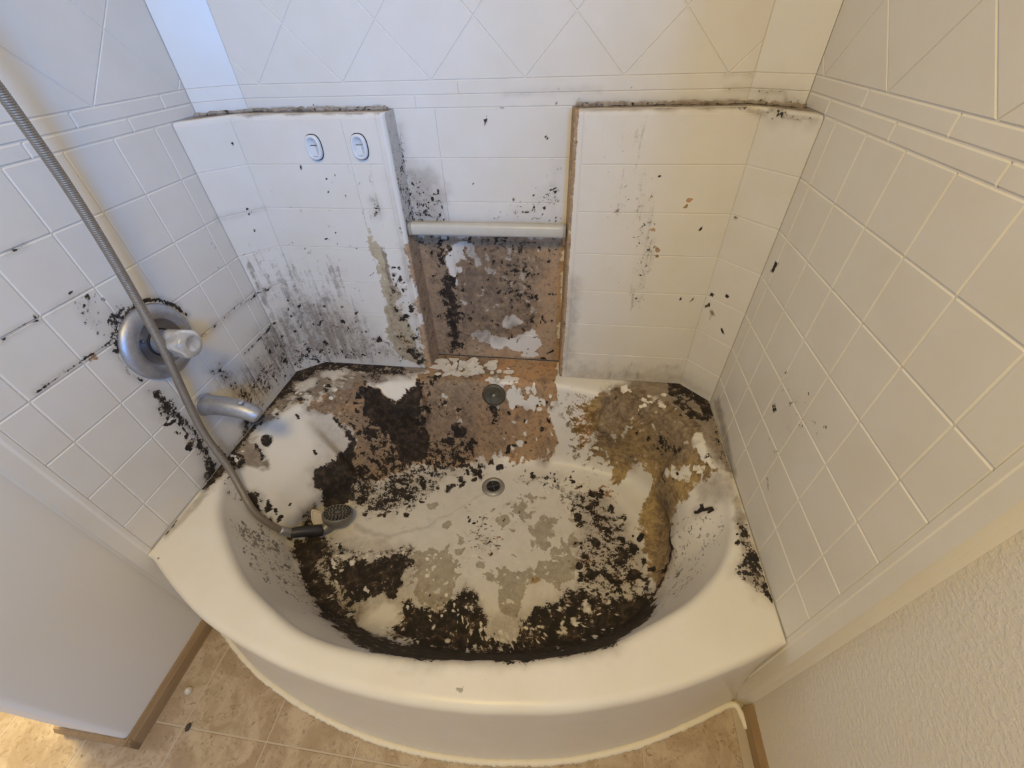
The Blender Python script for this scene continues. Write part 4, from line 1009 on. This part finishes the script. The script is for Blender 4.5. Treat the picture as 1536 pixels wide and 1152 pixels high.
# columns
def column(side):
    if side < 0: xw, yc, xf, xi, inner, ucx = XL, YC_L, XF_L, COL_L, 1, -0.742
    else: xw, yc, xf, xi, inner, ucx = XR, YC_R, XF_R, COL_R, -1, 0.452
    zs = list(np.linspace(ZD + 0.0008, Z0 - 0.008, 95)); r = 0.012; rows = []
    def plan(z, back=0.0):
        y = float(ycol(min(z, Z0))); P = []
        for t in np.linspace(0, 1, 12): P.append((xw + (xf - xw) * t, yc + (y - yc) * t + TT))
        for t in np.linspace(0, 1, 44)[1:]: P.append((xf + (xi - inner * 0.022 - xf) * t, y + TT))
        P.append((xi - inner * 0.020, y))
        for k in range(6):
            a = k / 5 * math.pi / 2; P.append((xi - inner * r + inner * r * math.sin(a), y + r - r * math.cos(a)))
        for t in np.linspace(0, 1, 9)[1:]: P.append((xi + inner * 0.006 * t, y + r + (YB + 0.002 - y - r) * t))
        return np.array(P)
    for z in zs: rows.append(np.column_stack([plan(z), np.full(len(plan(z)), z)]))
    for k in range(1, 5):                     # rounded top edge
        a = k / 4 * math.pi / 2; z = Z0 - 0.008 + 0.008 * math.sin(a); P = plan(z); P[:, 1] += 0.008 * (1 - math.cos(a)); P[:, 1] = np.minimum(P[:, 1], YB + 0.002)
        rows.append(np.column_stack([P, np.full(len(P), z)]))
    top = rows[-1]; bk = top.copy()
    for i in range(len(bk)):
        x = bk[i, 0]; t = (x - xw) / (ucx - xw); t = min(max(t, 0), 1); bk[i, 1] = max(bk[i, 1], 0.28 + (YB - 0.28) * t + 0.001)
    for k in range(1, 7):
        w = top + (bk - top) * k / 6; w[:, 2] = Z0; rows.append(w)
    G = np.array(rows); nr, nc = G.shape[:2]; V = G.reshape(-1, 3)
    A, B = WS.eval(V)
    A = A.reshape(nr, nc, 3); B = B.reshape(nr, nc, 3)
    ns = 9                                    # inner side columns of the grid
    zz = G[:, nc - ns - 4:, 2]; below = (zz < 0.83).astype(float)
    if side > 0:
        A[:, nc - ns - 4:, 1] = 0.80; B[:, nc - ns - 4:, 1] = 0.10; A[:, nc - ns - 4:, 0] = 0.12
    else:
        A[:, nc - ns:, 1] = np.where(zz[:, 4:] < 0.83, 0.85, 0.2); B[:, nc - ns:, 1] = np.where(zz[:, 4:] < 0.83, 0.35, 0.38)
        A[:, nc - ns:, 0] = np.where(zz[:, 4:] < 0.83, 0.16, 0.34 * sstep(1.06, 0.95, zz[:, 4:]))
        A[:, nc - ns - 4:nc - ns, 0] = 0; B[:, nc - ns - 4:nc - ns, 1] = 0
    A[-6:, :, 0] = 0.16; B[-6:, :, 1] = np.array([0.15, 0.6, 1, 1, 1, 1])[:, None]
    o = mesh('column', V, [tuple(reversed(f)) for f in grid_faces(nr, nc)], M['surround'], wb, smooth=False, A=A.reshape(-1, 3), B=B.reshape(-1, 3))
    # tiles on its front and chamfer
    fc = LCL if side < 0 else LCR
    g = [-0.472] if side < 0 else []
    e0 = xi - inner * 0.024
    js = sorted([x for x in g if min(xf, e0) + 0.02 < x < max(xf, e0) - 0.02] + [xf, e0])
    for k in range(7):
        zt, zb = Z0 - k * S - (0.009 if k == 0 else 0), max(Z0 - (k + 1) * S, ZD + 0.002)
        for a, b in zip(js[:-1], js[1:]): rect_tile(o, FC_, a, b, zb, zt, 0.0001, 0.0007, 0.0012, 1.0, 0.0004)
        rect_tile(o, fc, 0.0, 1.0, zb, zt, 0.0005, 0.0009, 0.0014, 0.112)
    # crumbled caulk on top, against the wall
    rg = random.Random(11 + side); P = []; rad = []
    line = [(xw, 0.276), (ucx, YB - 0.004), (xi + inner * 0.0, YB - 0.004)]
    line = [(a[0] + (b[0] - a[0]) * t, a[1] + (b[1] - a[1]) * t) for a, b in zip(line[:-1], line[1:]) for t in np.linspace(0, 1, 14 if a[0] == xw else 60)[:-1]]
    for (x, y) in line:
        P.append((x, y - 0.002 - rg.uniform(0, 0.004), Z0 + 0.001 + rg.uniform(0, 0.004))); rad.append(rg.choice([0.003, 0.0035, 0.0045, 0.0055, 0.004]))
    q = MB().tube(P, rad, 7); VV = np.array(q.V); n = len(VV)
    A = np.zeros((n, 3)); B = np.zeros((n, 3)); A[:, 0] = 0.22 * vnoise(VV[:, 0] * 60, VV[:, 1] * 60 + VV[:, 2] * 40, 3) + 0.1; B[:, 1] = 0.25 + 0.6 * vnoise(VV[:, 0] * 35, VV[:, 2] * 50, 5)
    tag(mesh('caulk_bead', VV, q.F, M['crud'], o, A=A, B=B), 'blackened crumbling caulk')
    return o
column(-1); column(1)

# ------------------------------------------------------------------ bathtub
tub = empty('bathtub', (-0.15, -0.2, 0)); tag(tub, 'white bow-front bathtub full of black mould and peeling rust-brown finish', 'bathtub')
A, B = TS.eval(TV)
ring = np.tile(np.arange(NR), NT_) < NR - 9
A = A * ring[:, None]; B = B * ring[:, None]
shell = mesh('tub_shell', TV, TF, M['tub'], tub, smooth=True, A=A, B=B)
# caulk at the floor
P = []
for i in range(len(TH)):
    v = TG[i, -1]
    if TG[i, -1, 1] < -0.40 and XL + 0.02 < v[0] < XR - 0.004: P.append((TH[i], v))
P.sort(key=lambda t: t[1][0]); P = [p[1] for p in P][::4]
cb = [(p[0], p[1] - 0.003, 0.003) for p in P] + [(XR + 0.006, P[-1][1] + 0.004, 0.004), (DR - 0.016, P[-1][1] - 0.012, 0.004), (DR - 0.010, P[-1][1] - 0.04, 0.003)]
rg = random.Random(3)
tag(MB().tube(catmull(cb, 3), [0.0075 + rg.uniform(-0.0015, 0.0015) for _ in range(len(catmull(cb, 3)))], 8).build('caulk_bead', M['caulk'], tub, True), 'cream caulk line along the floor')
# drain
def frame(loc, z, x=None):
    z = Vector(z).normalized(); x = Vector(x) if x is not None else (Vector((1, 0, 0)) if abs(z.x) < 0.9 else Vector((0, 1, 0)))
    x = (x - z * x.dot(z)).normalized(); y = z.cross(x)
    m = Matrix.Identity(4)
    for i in range(3): m[i][0], m[i][1], m[i][2], m[i][3] = x[i], y[i], z[i], loc[i]
    return m
dp = cast(740, 730, 'T'); Md = frame(dp + np.array([0, 0, 0.0005]), (0, 0.06, 1))
dr = MB().lathe([(0.022, 0.0), (0.024, 0.005), (0.030, 0.0065), (0.036, 0.005), (0.040, 0.0)], Md, 36, False).build('drain', M['drain'], tub, True); tag(dr, 'grimy metal drain ring')
dz = MB().lathe([(0.0232, 0.004), (0.0215, 0.0016), (0.006, 0.0012), (0.0, 0.0012)], Md, 24, False)
dz.build('drain_cup', M['black'], dr, True)
cr = MB()
for k in range(2):
    c, s_ = math.cos(k * math.pi / 2 + 0.4), math.sin(k * math.pi / 2 + 0.4)
    cr.tube([Md @ Vector((-0.021 * c, -0.021 * s_, 0.003)), Md @ Vector((0, 0, 0.0022)), Md @ Vector((0.021 * c, 0.021 * s_, 0.003))], 0.0016, 6)
cr.build('drain_crossbar', M['chrome_dark'], dr)
hit = tub_bvh.ray_cast(Vector(CAM), Vector(ray(741, 592)).normalized()); n_ = hit[1] if hit[1].y < 0 else -hit[1]
Mo = frame(np.array(hit[0]) + np.array(n_) * 0.001, n_)
ov = MB().lathe([(0.040, -0.004), (0.040, 0.003), (0.036, 0.007), (0.030, 0.0075), (0.024, 0.004), (0.0, 0.005)], Mo, 32, False).build('overflow_plate', plain('mouldy_overflow_metal', (0.10, 0.085, 0.055), 0.5, 0.3, noise_amt=0.9, nscale=90), tub, True)
tag(ov, 'mouldy round overflow plate')
MB().lathe([(0.006, 0.0), (0.006, 0.008), (0.004, 0.010), (0.0, 0.010)], Mo, 14, False).build('screw', M['drain'], ov, True)
# curled paint flakes on ledge, recess shelf and basin walls
def flake(p, n, size, rg, curl=0.3, elong=1.0):
    n = Vector(n).normalized(); a0 = rg.uniform(0, 6.28)
    t = n.orthogonal().normalized(); b = n.cross(t); t, b = t * math.cos(a0) + b * math.sin(a0), b * math.cos(a0) - t * math.sin(a0)
    k = rg.randint(7, 10); V = []
    rim = [(math.cos(2 * math.pi * i / k) * size * elong * rg.uniform(0.55, 1.1), math.sin(2 * math.pi * i / k) * size * rg.uniform(0.55, 1.1)) for i in range(k)]
    for lay in (0.0, 0.0006):
        for s_ in (0.0, 0.55, 1.0):
            for (x, y) in rim:
                x_, y_ = x * s_, y * s_
                V.append(Vector(p) + t * x_ + b * y_ + n * (0.0008 + lay + curl * (x_ * x_) / size))
                if s_ == 0.0: break
    m_ = 1 + 2 * k; F = []
    for off, fl_ in ((0, True), (m_, False)):
        for i in range(k):
            j = (i + 1) % k
            f1 = (off, off + 1 + i, off + 1 + j); f2 = (off + 1 + i, off + 1 + k + i, off + 1 + k + j, off + 1 + j)
            F += [f1[::-1], f2[::-1]] if fl_ else [f1, f2]
    for i in range(k):
        j = (i + 1) % k; F.append((1 + k + i, 1 + k + j, m_ + 1 + k + j, m_ + 1 + k + i))
    return V, F
rg = random.Random(21)
def flakes(u0, u1, v0, v1, n, smin, smax, curl=0.35, el=1.3):
    for _ in range(n):
        u, v = rg.uniform(u0, u1), rg.uniform(v0, v1); h = tub_bvh.ray_cast(Vector(CAM), Vector(ray(u, v)).normalized())
        if h[0] is None: continue
        nn = h[1] if h[1].dot(Vector(ray(u, v))) < 0 else -h[1]
        V, F = flake(h[0], nn, rg.uniform(smin, smax), rg, curl, rg.uniform(1.0, el)); mesh('paint_flake', V, F, M['flake'], tub)
flakes(655, 745, 540, 562, 44, 0.008, 0.019, 0.10, 2.2)
flakes(735, 780, 548, 572, 9, 0.006, 0.014, 0.12, 2)
flakes(430, 500, 565, 600, 12, 0.003, 0.008)
flakes(345, 365, 676, 692, 5, 0.003, 0.006)
flakes(960, 1000, 592, 612, 9, 0.005, 0.012)
flakes(900, 950, 570, 590, 6, 0.005, 0.010)
flakes(1010, 1060, 700, 722, 8, 0.005, 0.012, 0.8)
flakes(880, 915, 660, 725, 8, 0.005, 0.012, 0.3, 2)
flakes(760, 830, 575, 620, 8, 0.005, 0.012)
flakes(820, 880, 700, 760, 10, 0.004, 0.009)
flakes(640, 720, 830, 900, 10, 0.003, 0.007, 0.2)
V, F = flake(cast(936, 585, 'T') + np.array([0, -0.004, 0.006]), (0.1, -0.6, 0.8), 0.017, rg, 0.5); mesh('paint_flake', V, F, M['flake'], tub)

# ------------------------------------------------------------------ fittings
def rotx(loc): return frame(loc, (1, 0, 0), (0, 0, 1))
# shower valve
vc = np.array([XL + 0.0002, -0.143, 0.726]); va = empty('shower_valve', vc); tag(va, 'round chrome shower valve with cloudy acrylic knob handle on the tiled wall', 'valve')
Mv = rotx(vc)
MB().lathe([(0.0745, 0.0), (0.0745, 0.004), (0.072, 0.009), (0.066, 0.013), (0.058, 0.0155), (0.050, 0.0150), (0.046, 0.012)], Mv @ Matrix.Diagonal((1.17,1.17,1.1,1)), 56, False).build('escutcheon', M['chrome'], va, True)
dish = MB().lathe([(0.046, 0.012), (0.043, 0.0095), (0.036, 0.0085), (0.027, 0.0085)], Mv @ Matrix.Diagonal((1.17,1.17,1.1,1)), 48, False).build('dish', plain('tarnished_dish', (0.24, 0.24, 0.27), 0.4, 0.85, noise_amt=0.3, nscale=80), va, True)
MB().lathe([(0.0275, 0.008), (0.0275, 0.0105), (0.0245, 0.0105), (0.0245, 0.008)], Mv @ Matrix.Diagonal((1.17,1.17,1.1,1)), 36, False).build('seal_ring', M['black'], va, True)
for a in (R(75), R(255)):
    Ms = rotx(vc + np.array([0.001, 0.041 * math.cos(a + 1.2), 0.041 * math.sin(a + 1.2)]))
    MB().lathe([(0.0042, 0.008), (0.0042, 0.011), (0.003, 0.0122), (0.0, 0.0122)], Ms, 14, False).build('screw', M['chrome_dark'], va, True)
MB().lathe([(0.0245, 0.0085), (0.0235, 0.024), (0.020, 0.034), (0.0, 0.034)], Mv @ Matrix.Diagonal((1.17,1.17,1.1,1)), 36, False).build('stem', M['chrome'], va, True)
hm = MB(); prof = [(0.0, 0.030), (0.019, 0.030), (0.0245, 0.034), (0.026, 0.042), (0.0245, 0.054), (0.0255, 0.066), (0.0265, 0.078), (0.0245, 0.086), (0.018, 0.090), (0.013, 0.0905), (0.012, 0.0885), (0.0, 0.088)]
V = []; n = 48
for i in range(n):
    a = 2 * math.pi * i / n
    for r_, h_ in prof:
        fl_ = 1 + 0.07 * math.cos(5 * a) * (1 if 0.036 < h_ < 0.082 else 0)
        V.append(Mv @ Vector((1.22 * r_ * fl_ * math.cos(a), 1.22 * r_ * fl_ * math.sin(a), h_)))
hm.add(V, [tuple(reversed(f)) for f in grid_faces(n, len(prof), True)]); hm.build('knob_handle', M['acrylic'], va, True)
# tub spout
sp0 = np.array([XL + 0.0002, -0.142, 0.522]); sp = empty('tub_spout', sp0); tag(sp, 'scaled chrome tub spout below the shower valve', 'spout')
path = catmull([sp0, sp0 + (0.02, 0, 0), sp0 + (0.06, 0.0, -0.001), sp0 + (0.10, 0.0, -0.008), sp0 + (0.128, 0.0, -0.022), sp0 + (0.142, 0.0, -0.034)], 6)
rad = np.interp(np.linspace(0, 1, len(path)), [0, 0.15, 0.5, 0.8, 0.93, 1.0], [0.0275, 0.027, 0.0245, 0.022, 0.019, 0.012])
MB().tube(path, list(rad), 24).build('spout_body', M['chrome'], sp, True)
MB().lathe([(0.0305, 0.0), (0.0305, 0.003), (0.0285, 0.006), (0.0265, 0.006)], rotx(sp0), 30, False).build('wall_ring', M['chrome'], sp, True)
dv = MB().lathe([(0.004, 0.0), (0.004, 0.009), (0.0085, 0.010), (0.0085, 0.0145), (0.006, 0.016), (0.0, 0.016)], frame(sp0 + (0.112, 0, 0.008), (0.15, 0, 1)), 18, False)
dv.build('diverter_knob', M['chrome'], sp, True)
MB().lathe([(0.0125, 0.0), (0.0125, 0.005), (0.0, 0.005)], frame(sp0 + (0.130, 0, -0.046), (0.35, 0, -1)), 18, False).build('outlet', M['chrome_dark'], sp, True)
# hand shower with its hose
HR = 0.0088
def rest(u, v, lift):
    h = tub_bvh.ray_cast(Vector(CAM), Vector(ray(u, v)).normalized()); n_ = h[1] if h[1].dot(Vector(ray(u, v))) < 0 else -h[1]
    return np.array(h[0]) + np.array(n_) * lift
g0, g1, g2 = rest(417, 795, 0.014), rest(430, 798, 0.018), rest(488, 801, 0.024)
hp = [np.array([XL + 0.012, -0.20, 1.80]), np.array([XL + 0.05, -0.20, 1.80]), np.array([XL + 0.085, -0.20, 1.74]), np.array([XL + 0.095, -0.195, 1.5])]
hp += [onx(-60, 60, XL + 0.085), onx(10, 150, XL + 0.075), onx(105, 285, XL + 0.058), onx(185, 415, XL + 0.050), onx(245, 524, XL + 0.046), onx(300, 640, XL + 0.030)]
hp += [onz(345, 705, ZD + 0.014), rest(372, 762, 0.013), rest(395, 787, 0.013), g0]
hand = empty('hand_shower', tuple(g2)); tag(hand, 'hand shower with dark grip on a ribbed steel hose, lying in the tub', 'hand shower')
fine = catmull(hp, 24); d = [0]
for a, b in zip(fine[:-1], fine[1:]): d.append(d[-1] + np.linalg.norm(b - a))
L = d[-1]; N = int(L / 0.00085); fine = np.array(fine); ss = np.linspace(0, L, N)
hp2 = np.stack([np.interp(ss, d, fine[:, k]) for k in range(3)], 1)
MB().tube(hp2, list(HR * (1 + 0.045 * np.cos(2 * math.pi * ss / 0.0034))), 12).build('hose', M['steel_hose'], hand, True)
MB().lathe([(0.0, -0.001), (0.028, -0.001), (0.028, 0.004), (0.016, 0.012), (0.011, 0.02), (0.0, 0.02)], rotx((XL, -0.20, 1.80)), 24, False).build('wall_elbow', M['chrome'], hand, True)
ax = (g1 - g0) / np.linalg.norm(g1 - g0)
MB().tube([g0 - ax * 0.006, g0, g1, g1 + ax * 0.004], [0.0112, 0.0125, 0.0128, 0.0125], 18).build('hose_cuff', M['chrome'], hand, True)
gp = catmull([g1, g1 * 0.6 + g2 * 0.4 + (0, 0, 0.004), g2], 8)
MB().tube(gp, list(np.interp(np.linspace(0, 1, len(gp)), [0, 0.1, 0.5, 0.9, 1], [0.0135, 0.0155, 0.0165, 0.0185, 0.017])), 18).build('grip', M['black_plastic'], hand, True)
nf = Vector((0.06, 0.42, 0.90)).normalized()
hc = rest(512, 784, 0.0); hc = hc + np.array([0, 0.004, 0.044])
nk = catmull([g2, (g2 + hc) / 2 + (0, 0, -0.008), hc - np.array(nf) * 0.010], 6)
MB().tube(nk, list(np.linspace(0.0165, 0.022, len(nk))), 16).build('neck', M['grey_plastic'], hand, True)
Mh = frame(hc, nf)
hd_ = MB().lathe([(0.0, -0.036), (0.024, -0.034), (0.038, -0.024), (0.046, -0.008), (0.047, 0.004), (0.0445, 0.008)], Mh, 40, False).build('shower_head', M['grey_plastic'], hand, True)
face = MB().lathe([(0.0445, 0.008), (0.042, 0.006), (0.0, 0.0085)], Mh, 40, False).build('spray_face', plain('limescaled_spray_face', (0.20, 0.18, 0.155), 0.55, 0.2, noise_amt=0.5, nscale=160), hand, True)
nz = MB()
for rr_, kk in ((0.038, 22), (0.031, 18), (0.022, 12)):
    for i in range(kk):
        a = 2 * math.pi * i / kk; nz.lathe([(0.0026, 0.004), (0.0024, 0.0098), (0.0, 0.0098)], Mh @ Matrix.Translation((rr_ * math.cos(a), rr_ * math.sin(a), 0)), 8, False)
nz.build('spray_nozzle', M['black_plastic'], face, False)
nz = MB().lathe([(0.014, 0.006), (0.013, 0.0105), (0.011, 0.0105), (0.010, 0.007), (0.0, 0.008)], Mh, 24, False).build('centre_jet', M['black_plastic'], face, True)
# cream cap beside the head
cpz = rest(468, 768, 0.034); vd = -ray(468, 768) / np.linalg.norm(ray(468, 768))
Mc = frame(cpz, tuple(vd + np.array([0.25, 0.0, 0.1])), tuple(-0.62 * AX_R + 0.78 * AX_U))
V = []; F = []
for lay, (sc, zz) in enumerate(((1.0, 0.0), (1.0, 0.008), (0.86, 0.008), (0.80, 0.003))):
    for i in range(20):
        a = 2 * math.pi * i / 20; x = 0.034 * math.cos(a) * sc; y = 0.020 * math.sin(a) * (1 - 0.45 * math.cos(a)) * sc
        V.append(Mc @ Vector((x, y, zz + 2.2 * x * x * 0)))
for l_ in range(3):
    for i in range(20):
        j = (i + 1) % 20; F.append((l_ * 20 + i, l_ * 20 + j, l_ * 20 + 20 + j, l_ * 20 + 20 + i))
F.append(tuple(60 + i for i in range(20))); F.append(tuple(reversed(range(20))))
tag(mesh('plastic_cap', V, F, plain('cream_cap', (0.62, 0.52, 0.38), 0.5, noise_amt=0.15, nscale=60), base=tuple(cpz)), 'small cream teardrop-shaped cap lying beside the shower head', 'cap')
# bar across the recess
bx0, bx1 = COL_L + 0.0025, COL_R - 0.0045
bar = empty('grab_bar', ((bx0 + bx1) / 2, 0.303, 0.809)); tag(bar, 'cream plastic bar spanning the recess between the two columns', 'bar')
q = MB(); V = []; n = 20
sec = []
for i in range(n):
    a = 2 * math.pi * i / n; c, s_ = math.cos(a), math.sin(a)
    sec.append((0.0150 * math.copysign(abs(c) ** 0.55, c), 0.0165 * math.copysign(abs(s_) ** 0.6, s_)))
for x in (bx0, bx0 + 0.02, bx1 - 0.02, bx1):
    for (dy, dz_) in sec: V.append((x, 0.303 + dy, 0.8265 + dz_))
F = [tuple(reversed(f)) for f in grid_faces(4, n)] + [(k * n + n - 1, k * n, k * n + n, k * n + 2 * n - 1) for k in range(3)]
F += [tuple(range(n)), tuple(reversed(range(3 * n, 4 * n)))]
q.add(V, F).build('rail', M['bar'], bar, True)
for x, w in ((bx0, 0.010), (bx1 - 0.007, 0.007)):
    V = [(xx, 0.303 + dy * 1.1, 0.8265 + dz_ * 1.08) for xx in (x, x + w) for dy, dz_ in sec]
    MB().add(V, [(k, (k + 1) % n, n + (k + 1) % n, n + k) for k in range(n)] + [tuple(reversed(range(n))), tuple(range(n, 2 * n))]).build('end_collar', plain('grimy_collar', (0.36, 0.32, 0.26), 0.5, noise_amt=0.4, nscale=70), bar, True)
# two oval clips on the left column
def clip_hook(u, v, label):
    z = ony(u, v, 0.28)[2]; c = ony(u, v, float(ycol(z)) - 0.0005); o = empty('wall_clip', tuple(c)); tag(o, label, 'wall clip', 'wall clips on the left column')
    Mx = frame(c, (0, -1, 0.04), (1, 0, 0))       # local x = right, y = up
    def oval(a, b, h, e=2.6):
        return [Mx @ Vector((a * math.copysign(abs(math.cos(t)) ** (2 / e), math.cos(t)), b * math.copysign(abs(math.sin(t)) ** (2 / e), math.sin(t)), h)) for t in [2 * math.pi * i / 28 for i in range(28)]]
    def rings(L): return [p for r_ in L for p in r_], [(k * 28 + i, k * 28 + (i + 1) % 28, k * 28 + 28 + (i + 1) % 28, k * 28 + 28 + i) for k in range(len(L) - 1) for i in range(28)]
    V, F = rings([oval(0.0195, 0.0275, 0.0), oval(0.0195, 0.0275, 0.007), oval(0.0175, 0.0255, 0.010), oval(0.0135, 0.0215, 0.010), oval(0.0115, 0.0195, 0.003)])
    F.append(tuple(4 * 28 + i for i in range(28))); mesh('plate', V, F, M['white_plastic'], o, True)
    V, F = rings([oval(0.0212, 0.0292, 0.0), oval(0.0212, 0.0292, 0.0012), oval(0.0190, 0.0270, 0.0014)]); mesh('grime_ring', V, F, M['black'], o, False)
    tn = MB(); P = [(-0.0072, 0.004), (0.0072, 0.004), (0.0085, -0.018), (-0.0085, -0.018)]
    V = [Mx @ Vector((x, y, h)) for h in (0.003, 0.0095) for x, y in P]; tn.add(V, [(3, 2, 1, 0), (4, 5, 6, 7)] + [(i, (i + 1) % 4, 4 + (i + 1) % 4, 4 + i) for i in range(4)]).build('tongue', M['white_plastic'], o)
    V = [Mx @ Vector((x, y, h)) for h in (0.0028, 0.0042) for x, y in ((-0.0082, 0.0052), (0.0082, 0.0052), (0.0082, 0.0040), (-0.0082, 0.0040))]
    MB().add(V, [(3, 2, 1, 0), (4, 5, 6, 7)] + [(i, (i + 1) % 4, 4 + (i + 1) % 4, 4 + i) for i in range(4)]).build('slot', M['black'], o)
clip_hook(472, 221, 'white oval plastic wall clip nearer the valve wall')
clip_hook(540, 220, 'white oval plastic wall clip nearer the recess bar')
# bits on the floor
p = onz(283, 1036, 0.0)
tag(MB().lathe([(0.0, 0.0), (0.009, 0.0), (0.0095, 0.003), (0.006, 0.008), (0.0045, 0.011), (0.0, 0.0115)], frame(p, (0.1, 0, 1)), 14, False).build('bottle_cap', plain('pale_cap', (0.62, 0.58, 0.5), 0.5, noise_amt=0.3, nscale=150), smooth=True, base=tuple(p)), 'small pale round cap lying on the vinyl floor', 'cap')
p = onz(283, 1091, 0.0); V, F = [], []
prof = [(0.0, 0.0), (0.8, 0.001), (1.0, 0.003), (0.75, 0.006), (0.0, 0.007)]
for i in range(14):
    a = 2 * math.pi * i / 14
    for r_, h_ in prof: V.append((p[0] + 0.0055 * r_ * math.cos(a), p[1] + 0.009 * r_ * math.sin(a), h_))
tag(mesh('floor_pebble', V, [tuple(reversed(f)) for f in grid_faces(14, len(prof), True)], plain('dark_lump', (0.06, 0.045, 0.035), 0.7), smooth=True, base=tuple(p)), 'small dark lump on a vinyl floor joint', 'debris')
